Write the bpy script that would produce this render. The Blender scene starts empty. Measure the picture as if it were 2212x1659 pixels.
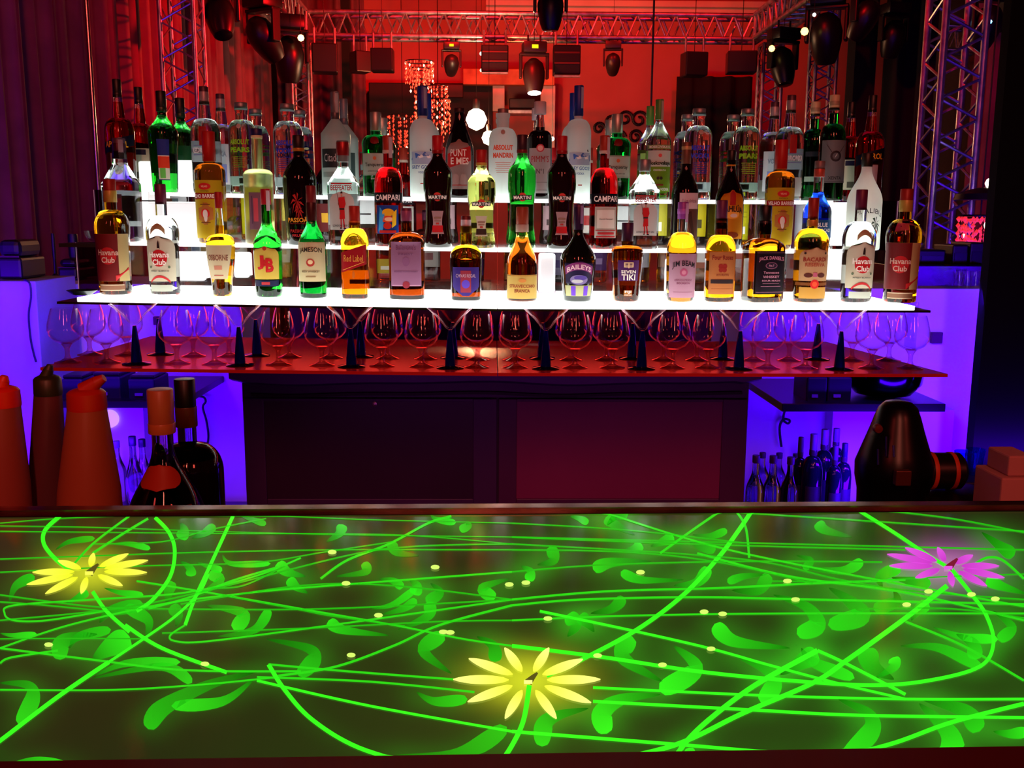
import bpy, bmesh, math, random
import numpy as np
from mathutils import Vector, Matrix
random.seed(7)
C = bpy.context.scene.collection
SC = bpy.context.scene
PI = math.pi

# ------------------------------------------------------------ camera, world, lights
F = 2110.0                       # focal length in pixels of the 2212 px wide frame
cam_d = bpy.data.cameras.new('camera'); cam = bpy.data.objects.new('camera', cam_d); C.objects.link(cam)
cam_d.sensor_width = 36.0; cam_d.lens = 36.0 * F / 2212.0; cam_d.clip_start = 0.05; cam_d.clip_end = 60
CM = (Matrix.Translation((0, 0, 1.5)) @ Matrix.Rotation(math.radians(-1.1), 4, 'Z')
      @ Matrix.Rotation(math.radians(90 - 9.7), 4, 'X') @ Matrix.Rotation(math.radians(0.30), 4, 'Z'))
cam.matrix_world = CM
SC.camera = cam
vs = SC.view_settings
SC.display_settings.display_device = 'sRGB'
vs.view_transform = 'Standard'; vs.look = 'None'; vs.gamma = 1.0; vs.use_curve_mapping = False; vs.exposure = 0.0
cy = SC.cycles
cy.max_bounces = 10; cy.diffuse_bounces = 2; cy.glossy_bounces = 3; cy.transmission_bounces = 9
cy.transparent_max_bounces = 20; cy.caustics_reflective = False; cy.caustics_refractive = False
cy.sample_clamp_indirect = 4.0; cy.sample_clamp_direct = 0.0; cy.use_denoising = True
try: cy.denoising_prefilter = 'ACCURATE'; cy.denoising_input_passes = 'RGB_ALBEDO_NORMAL'
except Exception: pass

def lin(h):
    if not isinstance(h, str): return tuple(h) + (1.0,) if len(h) == 3 else tuple(h)
    h = h.lstrip('#'); o = []
    for i in (0, 2, 4):
        c = int(h[i:i+2], 16) / 255
        o.append(c / 12.92 if c <= .04045 else ((c + .055) / 1.055) ** 2.4)
    return (o[0], o[1], o[2], 1.0)

w = bpy.data.worlds.new('venue_air'); SC.world = w; w.use_nodes = True
w.node_tree.nodes['Background'].inputs[0].default_value = (0.55, 0.05, 0.09, 1)
w.node_tree.nodes['Background'].inputs[1].default_value = 0.05

def area(name, loc, target, size, power, col, sy=None, spread=None):
    d = bpy.data.lights.new(name, 'AREA'); d.energy = power; d.color = lin(col)[:3]; d.size = size
    if sy: d.shape = 'RECTANGLE'; d.size_y = sy
    if spread: d.spread = math.radians(spread)
    o = bpy.data.objects.new(name, d); C.objects.link(o); o.location = loc
    o.rotation_euler = (Vector(target) - Vector(loc)).to_track_quat('-Z', 'Y').to_euler()
    return o
def spot(name, loc, target, power, col, ang=50, blend=.6, r=.06):
    d = bpy.data.lights.new(name, 'SPOT'); d.energy = power; d.color = lin(col)[:3]; d.spot_size = math.radians(ang)
    d.spot_blend = blend; d.shadow_soft_size = r
    o = bpy.data.objects.new(name, d); C.objects.link(o); o.location = loc
    o.rotation_euler = (Vector(target) - Vector(loc)).to_track_quat('-Z', 'Y').to_euler()
    return o
RED = (1.0, 0.006, 0.007); BLUE = (0.060, 0.0, 1.0); VIO = (0.075, 0.0, 1.0)
# red stage wash on the hall, behind the display
spot('red_wash', (-.5, 8.2, 4.6), (0.0, 13.0, 2.7), 620, RED, 100, .9)
spot('red_wash', (2.2, 8.6, 4.6), (1.7, 13.0, 2.8), 300, RED, 85, .9)
spot('red_wash', (0.6, 7.4, 3.2), (-2.6, 8.6, 2.7), 1100, RED, 95, .9)
spot('red_wash', (0.4, 8.6, 4.4), (-2.2, 12.4, 2.4), 550, RED, 60, .9)
spot('orange_wash', (0.2, 9.2, 1.6), (0.1, 11.0, 3.6), 160, (1, .12, .03), 110, .9)
spot('red_wash', (1.0, 5.8, 3.9), (3.0, 7.0, 2.6), 300, RED, 70, .8)
spot('red_wash', (-.2, 3.9, 4.6), (-2.3, 5.6, 2.6), 130, (1, .03, .05), 80, .9)
# blue LED strips under the display and along the ledges wash the white bar furniture
for (sx, wl, cl, k) in ((-1.65, 1.3, VIO, .36), (1.85, 1.2, BLUE, .62)):
    area('blue_led', (sx, 3.30, 1.24), (sx, 3.95, .95), wl, 34*k, cl, .05)
    area('blue_led', (sx, 3.22, .70), (sx, 3.95, .85), wl, 30*k, cl, .05)
    area('blue_led', (sx, 3.25, .50), (sx, 3.95, .60), wl, 22*k, cl, .05)
area('blue_led', (-2.15, 2.9, 1.9), (-2.15, 3.6, .9), .5, 2, VIO)
area('blue_led', (-2.1, 3.5, 1.30), (-2.35, 4.6, 1.8), .4, 1.6, VIO)
area('blue_led', (2.5, 4.9, 1.0), (2.8, 6.0, 2.2), .4, 6, BLUE)
# added red light under the display, reddens the glasses and their shelf
area('added_red_shelf_light', (0.0, 2.95, 1.255), (0.0, 2.45, 1.12), 2.3, 1.0, (1, .06, .04), .03)
spot('added_ceiling_light', (0.2, 8.6, 3.9), (0.2, 8.0, 5.4), 420, (1, .14, .05), 150, .9)  # added lamp, reddens the ceiling for the counter's reflection
# red lamps over the guests, behind the photographer
area('red_strip', (0.10, -2.2, 3.3), (0, 2.8, 1.4), .16, 62, (1, .20, .13), 2.0)
area('red_strip', (-2.2, -2.0, 3.4), (-.4, 2.8, 1.2), .4, 18, (1, .07, .06), .9)
area('red_strip', (2.2, -2.0, 3.4), (.6, 2.8, 1.0), .4, 24, (1, .10, .07), .9)
# added dim plum light at the work surface, lifts the dark cabinet
area('added_plum_light', (0.3, 2.10, .86), (0.35, 3.0, .72), 1.9, 1.3, (.55, .06, .62), .05)

# ------------------------------------------------------------ pixel helper: the place a traced point has at its own real distance
CI = CM.to_3x3()
def ray(px, py):
    return CI @ Vector(((px - 1106) / F, (829.5 - py) / F, -1.0))
def P(px, py, D):                 # point on the vertical plane y = D
    d = ray(px, py); t = D / d.y
    return Vector((d.x * t, D, 1.5 + d.z * t))
def G(px, py, z):                 # point on the horizontal plane z
    d = ray(px, py); t = (z - 1.5) / d.z
    return Vector((d.x * t, d.y * t, z))

# ------------------------------------------------------------ materials
MATS = {}
def mat(name, col, rough=.5, metal=0., trans=0., emit=None, es=0., ior=1.45, spec=.5, alpha=1., coat=0.):
    if name in MATS: return MATS[name]
    m = bpy.data.materials.new(name); m.use_nodes = True; b = m.node_tree.nodes['Principled BSDF']
    b.inputs['Base Color'].default_value = lin(col); b.inputs['Roughness'].default_value = rough
    b.inputs['Metallic'].default_value = metal; b.inputs['Transmission Weight'].default_value = trans
    b.inputs['IOR'].default_value = ior; b.inputs['Specular IOR Level'].default_value = spec
    b.inputs['Coat Weight'].default_value = coat
    if emit is not None:
        b.inputs['Emission Color'].default_value = lin(emit); b.inputs['Emission Strength'].default_value = es
    MATS[name] = m
    return m
def noisy(name, c1, c2, scale, rough=.6, bump=0., metal=0., stretch=(1, 1, 1)):
    if name in MATS: return MATS[name]
    m = mat(name, c1, rough, metal); nt = m.node_tree; b = nt.nodes['Principled BSDF']
    tc = nt.nodes.new('ShaderNodeTexCoord'); mp = nt.nodes.new('ShaderNodeMapping'); mp.inputs['Scale'].default_value = stretch
    n = nt.nodes.new('ShaderNodeTexNoise'); n.inputs['Scale'].default_value = scale; n.inputs['Detail'].default_value = 6
    r = nt.nodes.new('ShaderNodeValToRGB'); r.color_ramp.elements[0].position = .35; r.color_ramp.elements[1].position = .68
    r.color_ramp.elements[0].color = lin(c1); r.color_ramp.elements[1].color = lin(c2)
    nt.links.new(tc.outputs['Object'], mp.inputs['Vector']); nt.links.new(mp.outputs['Vector'], n.inputs['Vector'])
    nt.links.new(n.outputs['Fac'], r.inputs['Fac']); nt.links.new(r.outputs['Color'], b.inputs['Base Color'])
    if bump:
        bp = nt.nodes.new('ShaderNodeBump'); bp.inputs['Strength'].default_value = bump
        nt.links.new(n.outputs['Fac'], bp.inputs['Height']); nt.links.new(bp.outputs['Normal'], b.inputs['Normal'])
    return m
def thin(name, tint='#ffffff', edge='#c8c8c8', gloss=.10, rough=.02, power=2.2, amt=.75):
    """thin clear sheet or shell: lets light through, darker and more reflective where it is met at a glance"""
    if name in MATS: return MATS[name]
    m = bpy.data.materials.new(name); m.use_nodes = True; nt = m.node_tree; nt.nodes.clear()
    out = nt.nodes.new('ShaderNodeOutputMaterial'); mix = nt.nodes.new('ShaderNodeMixShader')
    tr = nt.nodes.new('ShaderNodeBsdfTransparent'); tr.inputs[0].default_value = lin(tint)
    gl = nt.nodes.new('ShaderNodeBsdfGlossy'); gl.inputs['Color'].default_value = lin(edge); gl.inputs['Roughness'].default_value = rough
    lw = nt.nodes.new('ShaderNodeLayerWeight'); lw.inputs['Blend'].default_value = .5
    pw = nt.nodes.new('ShaderNodeMath'); pw.operation = 'POWER'; pw.inputs[1].default_value = power
    ml = nt.nodes.new('ShaderNodeMath'); ml.operation = 'MULTIPLY_ADD'; ml.inputs[1].default_value = amt; ml.inputs[2].default_value = gloss
    nt.links.new(lw.outputs['Facing'], pw.inputs[0]); nt.links.new(pw.outputs[0], ml.inputs[0])
    nt.links.new(ml.outputs[0], mix.inputs[0]); nt.links.new(tr.outputs[0], mix.inputs[1]); nt.links.new(gl.outputs[0], mix.inputs[2])
    nt.links.new(mix.outputs[0], out.inputs[0]); MATS[name] = m
    return m
def glassy(col, rough=0.0, ior=1.36):
    return mat('bottle_glass_%s_%g' % (str(col), rough), col, rough, trans=1.0, ior=ior, spec=.5)
def paper(col):
    """printed label: a little light comes through the paper"""
    k = 'label_paper_%s' % col
    if k in MATS: return MATS[k]
    m = mat(k, col, .45, spec=.35); nt = m.node_tree; b = nt.nodes['Principled BSDF']; out = nt.nodes['Material Output']
    tl = nt.nodes.new('ShaderNodeBsdfTranslucent'); tl.inputs[0].default_value = lin(col)
    mx = nt.nodes.new('ShaderNodeMixShader'); mx.inputs[0].default_value = .38
    nt.links.new(b.outputs[0], mx.inputs[1]); nt.links.new(tl.outputs[0], mx.inputs[2]); nt.links.new(mx.outputs[0], out.inputs[0])
    return m
def ink(col): return mat('ink_%s' % col, col, .5, spec=.3)

BLACK = mat('black_plastic', '#0b0a0d', .45)
BLACKM = mat('black_paint_metal', '#121014', .35, .3)
CHROME = mat('chrome', '#c9c9cc', .12, 1.)
ALU = noisy('truss_aluminium', '#8f8f93', '#c8c8cc', 14, .32, .05, .85)
CLEAR = thin('clear_acrylic', '#f2f2f4', '#ffffff', .03, .04, 2.5, .45)
LIT = mat('lit_frosted_acrylic', '#f4f6f4', .3, emit='#f4fff8', es=5.0)

# ------------------------------------------------------------ mesh builder
class MB:
    def __init__(s): s.v = []; s.f = []; s.m = []; s.sm = []
    def add(s, vs, fs, mi=0, smooth=False):
        n = len(s.v); s.v += [tuple(v) for v in vs]
        for f in fs: s.f.append(tuple(i + n for i in f)); s.m.append(mi); s.sm.append(smooth)
        return s
    def box(s, a, b, mi=0, bev=0.0):
        x0, y0, z0 = a; x1, y1, z1 = b
        if bev <= 0:
            return s.add([(x0,y0,z0),(x1,y0,z0),(x1,y1,z0),(x0,y1,z0),(x0,y0,z1),(x1,y0,z1),(x1,y1,z1),(x0,y1,z1)],
                     [(0,3,2,1),(4,5,6,7),(0,1,5,4),(1,2,6,5),(2,3,7,6),(3,0,4,7)], mi)
        bm = bmesh.new(); bmesh.ops.create_cube(bm, size=1)
        for v in bm.verts: v.co = Vector(((x0+x1)/2 + v.co.x*(x1-x0), (y0+y1)/2 + v.co.y*(y1-y0), (z0+z1)/2 + v.co.z*(z1-z0)))
        bmesh.ops.bevel(bm, geom=bm.edges[:], offset=bev, segments=2, affect='EDGES', profile=.5)
        bm.verts.index_update()
        s.add([v.co[:] for v in bm.verts], [[v.index for v in f.verts] for f in bm.faces], mi); bm.free()
        return s
    def tube(s, p, q, r, n=8, mi=0, r2=None, caps=True):
        p = Vector(p); q = Vector(q); d = (q - p).normalized()
        u = d.orthogonal().normalized(); w_ = d.cross(u); r2 = r if r2 is None else r2
        vs = [p + (u*math.cos(2*PI*i/n) + w_*math.sin(2*PI*i/n))*r for i in range(n)] + [q + (u*math.cos(2*PI*i/n) + w_*math.sin(2*PI*i/n))*r2 for i in range(n)]
        fs = [(i, (i+1) % n, n+(i+1) % n, n+i) for i in range(n)]
        s.add(vs, fs, mi, True)
        if caps: s.add(vs, [tuple(range(n))[::-1], tuple(range(n, 2*n))], mi)
        return s
    def path(s, pts, r, n=8, mi=0):
        for a, b in zip(pts[:-1], pts[1:]): s.tube(a, b, r, n, mi)
        return s
    def lathe(s, prof, n=32, mi=0, o=(0, 0, 0), ax='z', mfun=None, close=True):
        """prof: (r, z[, exponent, depth ratio]) from the bottom up"""
        vs = []; fs = []; ms = []
        for p in prof:
            r, z = p[0], p[1]; e = p[2] if len(p) > 2 else 2.0; dr = p[3] if len(p) > 3 else 1.0
            for i in range(n):
                t = 2*PI*(i+.5)/n; c, q = math.cos(t), math.sin(t)
                x = math.copysign(abs(c)**(2/e), c)*r; y = math.copysign(abs(q)**(2/e), q)*r*dr
                v = {'z': (x, y, z), 'y': (x, z, y), 'x': (z, x, y)}[ax]
                vs.append((v[0]+o[0], v[1]+o[1], v[2]+o[2]))
        base = len(s.v); s.v += vs
        for k in range(len(prof)-1):
            m_ = mfun(k) if mfun else mi
            for i in range(n):
                a, b, c_, d = k*n+i, k*n+(i+1) % n, (k+1)*n+(i+1) % n, (k+1)*n+i
                f = (a, b, c_, d) if ax != 'y' else (a, d, c_, b)
                s.f.append(tuple(base+j for j in f)); s.m.append(m_); s.sm.append(True)
        if close:
            f0 = tuple(base+i for i in range(n))[::-1]; f1 = tuple(base+(len(prof)-1)*n+i for i in range(n))
            if ax == 'y': f0 = f0[::-1]; f1 = f1[::-1]
            s.f += [f0, f1]; s.m += [mfun(0) if mfun else mi, mfun(len(prof)-2) if mfun else mi]; s.sm += [False, False]
        return s
    def build(s, name, mats, parent=None, sharp=40):
        me = bpy.data.meshes.new(name); me.from_pydata(s.v, [], s.f)
        if not isinstance(mats, (list, tuple)): mats = [mats]
        for m in mats: me.materials.append(m)
        me.polygons.foreach_set('material_index', s.m); me.polygons.foreach_set('use_smooth', s.sm)
        if any(s.sm):
            try: me.set_sharp_from_angle(angle=math.radians(sharp))
            except Exception: pass
        me.update(); o = bpy.data.objects.new(name, me); C.objects.link(o)
        if parent is not None: o.parent = parent
        return o

def tag(o, label=None, cat=None, group=None, kind=None):
    if label: o['label'] = label
    if cat: o['category'] = cat
    if group: o['group'] = group
    if kind: o['kind'] = kind
    return o
def empty(name, loc=(0, 0, 0), rz=0, label=None, cat=None, group=None):
    o = bpy.data.objects.new(name, None); C.objects.link(o); o.location = loc; o.rotation_euler = (0, 0, rz)
    o.empty_display_size = .05
    return tag(o, label, cat, group)
def copy_tree(o, parent=None):
    c = o.copy(); C.objects.link(c)
    if parent is not None: c.parent = parent
    for ch in list(o.children): copy_tree(ch, c)
    return c
def struct(name, mb, m, parent=None):
    o = mb.build(name, m, parent)
    if parent is None: o['kind'] = 'structure'
    return o

TXT = {}
def text_mesh(s, off=.02):
    k = (s, off)
    if k in TXT: return TXT[k]
    cu = bpy.data.curves.new('lettering', 'FONT'); cu.body = s; cu.size = 1; cu.resolution_u = 2; cu.offset = off
    ob = bpy.data.objects.new('lettering', cu); C.objects.link(ob)
    bpy.context.view_layer.update()
    me = bpy.data.meshes.new_from_object(ob.evaluated_get(bpy.context.evaluated_depsgraph_get()))
    co = np.zeros(len(me.vertices)*3); me.vertices.foreach_get('co', co); co = co.reshape(-1, 3)
    fs = [tuple(p.vertices) for p in me.polygons]
    bpy.data.objects.remove(ob); bpy.data.curves.remove(cu); bpy.data.meshes.remove(me)
    lo = co.min(0); hi = co.max(0)
    co[:, 0] = (co[:, 0] - (lo[0]+hi[0])/2) / max(hi[0]-lo[0], 1e-6); co[:, 1] = (co[:, 1] - (lo[1]+hi[1])/2) / max(hi[1]-lo[1], 1e-6)
    TXT[k] = (co[:, :2].copy(), fs, (hi[0]-lo[0])/(hi[1]-lo[1]))
    return TXT[k]


# ------------------------------------------------------------ bottles
SH = {'round': lambda t: math.sqrt(max(0, 1-t*t)), 's': lambda t: .5*(1+math.cos(PI*t)), 'cone': lambda t: 1-t,
      'bell': lambda t: (1-t)**1.7, 'ogive': lambda t: 1-t**1.7, 'sq': lambda t: max(0, 1-t**4)**.5}
def interp(pts, t):
    for (a, ra), (b, rb) in zip(pts[:-1], pts[1:]):
        if t <= b:
            u = (t-a)/(b-a) if b > a else 0; u = u*u*(3-2*u)
            return ra+(rb-ra)*u
    return pts[-1][1]
class Shape:
    def __init__(s, sp, H, R):
        s.H, s.R = H, R
        s.hb, s.hn, s.hc = sp['hb'], sp['hn'], sp['hc']; s.rn = sp['rn']; s.sh = SH[sp.get('sh', 'round')]
        s.body = sp.get('body', [(0, 1), (1, 1)]); s.n = sp.get('n', 2.0); s.d = sp.get('d', 1.0); s.nk = sp.get('nk', [(0, 1), (1, 1)])
    def r(s, h):                      # radius ratio, exponent and depth ratio at height fraction h
        if h <= s.hb: return interp(s.body, h/s.hb), s.n, s.d
        if h <= s.hn:
            q = s.sh((h-s.hb)/(s.hn-s.hb)); rb = s.body[-1][1]
            k = max(0, min(1, (h-s.hb)/(s.hn-s.hb)*1.15))
            return s.rn+(rb-s.rn)*q, s.n+(2-s.n)*k, s.d+(1-s.d)*k
        return s.rn*interp(s.nk, (h-s.hn)/max(1e-6, 1-s.hn)), 2.0, 1.0
    def pt(s, x, h, off, back=False, rz=0.0):
        q, n, d = s.r(h); r = q*s.R
        if n < 2.4:
            X = r*math.sin(x); Y = -r*math.cos(x)*d; nx, ny = math.sin(x), -math.cos(x)
        else:
            X = max(-.985*r, min(.985*r, x*s.R)); Y = -d*r*(1-abs(X/r)**n)**(1/n); nx, ny = 0, -1
        X += nx*off; Y += ny*off
        if back: X, Y = -X, -Y
        if rz: c, k = math.cos(rz), math.sin(rz); X, Y = X*c-Y*k, X*k+Y*c
        return (X, Y, h*s.H)

def surf_grid(mb, S, x0, x1, z0, z1, off, mi, back=False, shape='rect', nx=14, nz=10, rz=0.0):
    vs = []; fs = []
    for j in range(nz+1):
        t = j/nz; h = z0+(z1-z0)*t; a = 1.0
        if shape == 'oval': a = math.sqrt(max(0, 1-(2*t-1)**2))**.8
        elif shape == 'arch': a = 1.0 if t < .72 else max(.05, math.sqrt(max(0, 1-((t-.72)/.28)**2)))
        elif shape == 'round': a = 1.0 if .12 < t < .88 else max(.25, math.sqrt(max(0, 1-((abs(t-.5)-.38)/.12)**2)))
        elif shape == 'waist': a = 1-.28*math.sin(PI*t)
        elif shape == 'taper': a = .72+.28*t
        elif shape == 'shield': a = min(1, .25+2.6*t) if t < .3 else 1
        for i in range(nx+1):
            u = i/nx; x = (x0+x1)/2+(u-.5)*(x1-x0)*a; hh = h
            if shape == 'slant': hh = h+(u-.5)*.09
            if shape == 'archdown': hh = h-.05*(2*u-1)**2
            vs.append(S.pt(x, hh, off, back, rz))
    for j in range(nz):
        for i in range(nx):
            a = j*(nx+1)+i; fs.append((a, a+1, a+nx+2, a+nx+1))
    mb.add(vs, fs, mi, True)

class Inks:
    def __init__(s, S, back, rz): s.S, s.back, s.rz = S, back, rz; s.tx = (MB(), []); s.em = (MB(), [])
    def mi(s, t, col):
        if col not in t[1]: t[1].append(col)
        return t[1].index(col)
    def put(s, it, k):
        S = s.S; off = .0009+.00012*k
        if it[0] == 'T':
            _, st, xc, zc, w_, h_, col = it[:7]; arc = it[7] if len(it) > 7 else 0
            co, fs, asp = text_mesh(st, it[8] if len(it) > 8 else .02); mi = s.mi(s.tx, col)
            s.tx[0].add([S.pt(xc+x*w_, zc+y*h_ - arc*(2*x)**2, off+.0006, s.back, s.rz) for x, y in co], fs, mi)
        elif it[0] in 'CE':
            if it[0] == 'C': _, xc, zc, rx, col = it; rz = rx*S.R/S.H
            else: _, xc, zc, rx, rz, col = it
            vs = [S.pt(xc, zc, off, s.back, s.rz)]; fs = []; n = 20
            for k2 in range(1, 4):
                for i in range(n):
                    a = 2*PI*i/n; vs.append(S.pt(xc+rx*k2/3*math.cos(a), zc+rz*k2/3*math.sin(a), off, s.back, s.rz))
            for i in range(n):
                j = (i+1) % n; fs.append((0, 1+i, 1+j))
                for k2 in range(2): fs.append((1+k2*n+i, 1+(k2+1)*n+i, 1+(k2+1)*n+j, 1+k2*n+j))
            s.em[0].add(vs, fs, s.mi(s.em, col), True)
        elif it[0] == 'R':
            _, x0, x1, z0, z1, col = it[:6]
            surf_grid(s.em[0], S, x0, x1, z0, z1, off, s.mi(s.em, col), s.back, it[6] if len(it) > 6 else 'rect', max(1, int((x1-x0)/.12)), 4, s.rz)
        elif it[0] == 'P':
            _, pts, col = it; n = len(pts); cx = sum(p[0] for p in pts)/n; cz = sum(p[1] for p in pts)/n
            vs = [S.pt(cx, cz, off+.0003, s.back, s.rz)]+[S.pt((cx+p[0])/2, (cz+p[1])/2, off+.0003, s.back, s.rz) for p in pts]+[S.pt(p[0], p[1], off+.0003, s.back, s.rz) for p in pts]
            fs = [(0, 1+i, 1+(i+1) % n) for i in range(n)]+[(1+i, 1+n+i, 1+n+(i+1) % n, 1+(i+1) % n) for i in range(n)]
            s.em[0].add(vs, fs, s.mi(s.em, col), True)
    def done(s, parent):
        if s.em[0].v: s.em[0].build('printed_emblem', [ink(c) for c in s.em[1]], parent)
        if s.tx[0].v: s.tx[0].build('lettering', [ink(c) for c in s.tx[1]], parent)

def make_bottle(sp, H, R, loc):
    S = Shape(sp, H, R)
    root = empty(sp.get('name', 'liquor_bottle'), loc, math.radians(sp.get('rot', 0)))
    hc = sp['hc']; lvl = sp.get('lvl', .9)
    hs = [0, .006, .02]+[.02+(sp['hb']-.02)*i/14 for i in range(1, 15)]+[sp['hb']+(sp['hn']-sp['hb'])*i/12 for i in range(1, 13)]
    top = min(.992, hc+.02) if not sp.get('open') else .995
    hs += [sp['hn']+(top-sp['hn'])*i/5 for i in range(1, 6)]
    hs = sorted(set(hs+[lvl])); prof = []
    for h in hs:
        q, n, d = S.r(h)
        if h == 0: q *= .86
        elif h < .01: q *= .965
        if sp.get('lip') and h > hc-.022: q *= 1.16
        prof.append((q*R, h*H, n, d))
    g = sp['glass']; mats = [g[0], g[1]] if isinstance(g, (list, tuple)) else [g, g]
    mb = MB(); mb.lathe(prof, 40, mfun=lambda k: 0 if hs[k+1] <= lvl+1e-6 else 1)
    body = mb.build('bottle_glass', mats, root, 50)
    cp = sp.get('cap')
    if cp:
        cc, rc = cp[0], cp[1]*R; met = cp[2] if len(cp) > 2 else 0
        mb = MB(); z0, z1 = hc*H, H
        mb.lathe([(rc*.97, z0), (rc, z0+.001), (rc, z1-.002), (rc*.95, z1-.0005), (rc*.8, z1)], 28)
        mb.build('cap', mat('cap_%s' % cc, cc, .38, met), root)
        if len(cp) > 3:
            mb = MB(); zb = cp[4] if len(cp) > 4 else hc-.02; zt = cp[5] if len(cp) > 5 else hc+.02
            mb.lathe([(rc*1.03, zb*H), (rc*1.05, zb*H+.001), (rc*1.05, zt*H-.001), (rc*1.03, zt*H)], 28)
            mb.build('neck_band', mat('cap_%s' % cp[3], cp[3], .3, met), root)
    cur = None; parent = body; k = 0; rz = 0.0
    cur = Inks(S, False, 0)
    for it in sp.get('lab', []):
        if it[0] == 'L':
            cur.done(parent)
            _, z0, z1, hw, col, shape = it[:6]; back = len(it) > 6 and it[6] == 'back'; rz = math.radians(it[7]) if len(it) > 7 else 0
            mb = MB(); surf_grid(mb, S, -hw, hw, z0, z1, .0006, 0, back, shape, 16, 12, rz)
            parent = mb.build('back_label' if back else 'label', paper(col), root); cur = Inks(S, back, rz); k = 0
        else:
            cur.put(it, k); k += 1
    cur.done(parent)
    if sp.get('strip'):               # paper tax strip over the cap
        mb = MB(); rr = cp[1]*R; c = sp['strip']; s_ = sp.get('stripside', 1)
        a0 = math.radians(35)*s_
        vs = []
        for (z, r_) in ((.80*H, rr*1.02+.001), (.97*H, rr*1.02+.001), (H+.001, rr*.9), (H+.0012, 0)):
            for a in (-.35, 0, .35): vs.append((r_*math.sin(a0+a), -r_*math.cos(a0+a), z))
        mb.add(vs, [(i*3+j, i*3+j+1, i*3+j+4, i*3+j+3) for i in range(3) for j in range(2)], 0, True)
        mb.build('tax_strip', mat('strip_paper_%s' % c, c, .6), root)
    return root, S

# glass kinds
WATER = glassy('#f3f7f6'); AMBER = glassy('#d9860c'); DARKAMB = glassy('#7a2c06'); GOLD = glassy('#f0ae18'); GREEN = glassy('#1fae2a')
DKGREEN = glassy('#04701c'); RUBY = glassy('#c4060a'); APER = glassy('#d90a0a'); BLUEL = glassy('#0a3cf0'); YEL = glassy('#dfe07a')
ORG = glassy('#e06a0a'); TANQ = glassy('#14b850'); BROWNL = glassy('#a84a08')
COLA = mat('dark_liqueur_glass', '#0b0204', .06, spec=.6); DKRED = mat('dark_vermouth_glass', '#150204', .05, spec=.65)
FROST = glassy('#eef4f2', .42); LEMON = glassy('#f2f0a0', .3)
def opal(name, col, f=.5, rough=.3):
    m = mat(name, col, rough); nt = m.node_tree; b = nt.nodes['Principled BSDF']; out = nt.nodes['Material Output']
    tl = nt.nodes.new('ShaderNodeBsdfTranslucent'); tl.inputs[0].default_value = lin(col)
    mx = nt.nodes.new('ShaderNodeMixShader'); mx.inputs[0].default_value = f
    nt.links.new(b.outputs[0], mx.inputs[1]); nt.links.new(tl.outputs[0], mx.inputs[2]); nt.links.new(mx.outputs[0], out.inputs[0])
    return m
MILK = opal('white_opal_bottle', '#fbfdf8', .55); FROSTW = opal('frosted_white_glass', '#e6ecea', .5, .35)
FROSTG = opal('frosted_grey_glass', '#b9c6c2', .5, .35)
BAIL = mat('black_cream_glass', '#0d0b07', .06, spec=.6)
TAX = '#b9aeb4'
def BK(z0, z1, col, *more): return [('L', z0, z1, .95, col, 'rect', 'back'), *more]
CUB = [('P', [(-.04, .0), (.06, .0), (.05, .03), (.02, .05), (-.03, .04)], '#1a0d0d')]
def havana(cream, ring, txt):
    return [('L', .13, .54, 1.12, cream, 'arch'), ('C', 0, .34, .52, '#b8141c'), ('P', [(-.07, .43), (.07, .43), (.05, .47), (.02, .5), (-.04, .48)], '#201010'),
            ('R', .06, .09, .42, .49, '#201010'),
            ('T', 'Havana', 0, .372, 1.3, .052, txt), ('T', 'Club', 0, .305, .84, .05, txt), ('C', -.62, .26, .08, '#5a6a50'), ('C', .62, .26, .08, '#5a6a50'),
            ('T', 'A\u00d1EJO BLANCO', 0, .225, 1.2, .018, '#3a3a34'), ('R', -.66, .66, .165, .185, '#b8282c', 'archdown')]
# palm, guard and other printed marks
def palm(x, z, s, R_H, col):
    k = R_H; out = [('P', [(x-.03*s, z-.45*s*k), (x+.03*s, z-.45*s*k), (x+.06*s, z), (x, z)], col)]
    for a in (-20, 20, 70, 110, 160, 205, -60, 245):
        c, q = math.cos(math.radians(a)), math.sin(math.radians(a)); c2, q2 = math.cos(math.radians(a+18)), math.sin(math.radians(a+18))
        out.append(('P', [(x, z), (x+.3*s*c, z+.3*s*q*k), (x+.5*s*c2, z+(.5*s*q2-.15*s)*k), (x+.28*s*c2, z+(.18*s*q2)*k)], col))
    return out
GUARD = [('E', 0, .505, .07, .014, '#181014'), ('E', 0, .485, .06, .016, '#c8907c'), ('P', [(-.2, .46), (.18, .465), (.26, .40), (.17, .36), (.2, .26), (-.16, .255), (-.13, .36), (-.24, .4)], '#c0141c'),
         ('P', [(-.1, .262), (-.02, .262), (-.03, .18), (-.1, .175)], '#c0141c'), ('P', [(.04, .262), (.13, .262), (.2, .175), (.12, .17)], '#c0141c'),
         ('P', [(-.14, .178), (-.02, .178), (-.02, .165), (-.14, .165)], '#181014'), ('P', [(.1, .174), (.26, .174), (.26, .16), (.1, .16)], '#181014'),
         ('P', [(-.34, .54), (-.31, .54), (-.08, .30), (-.11, .30)], '#5a4a40'), ('P', [(-.16, .36), (.17, .36), (.17, .345), (-.16, .345)], '#181014')]
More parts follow.
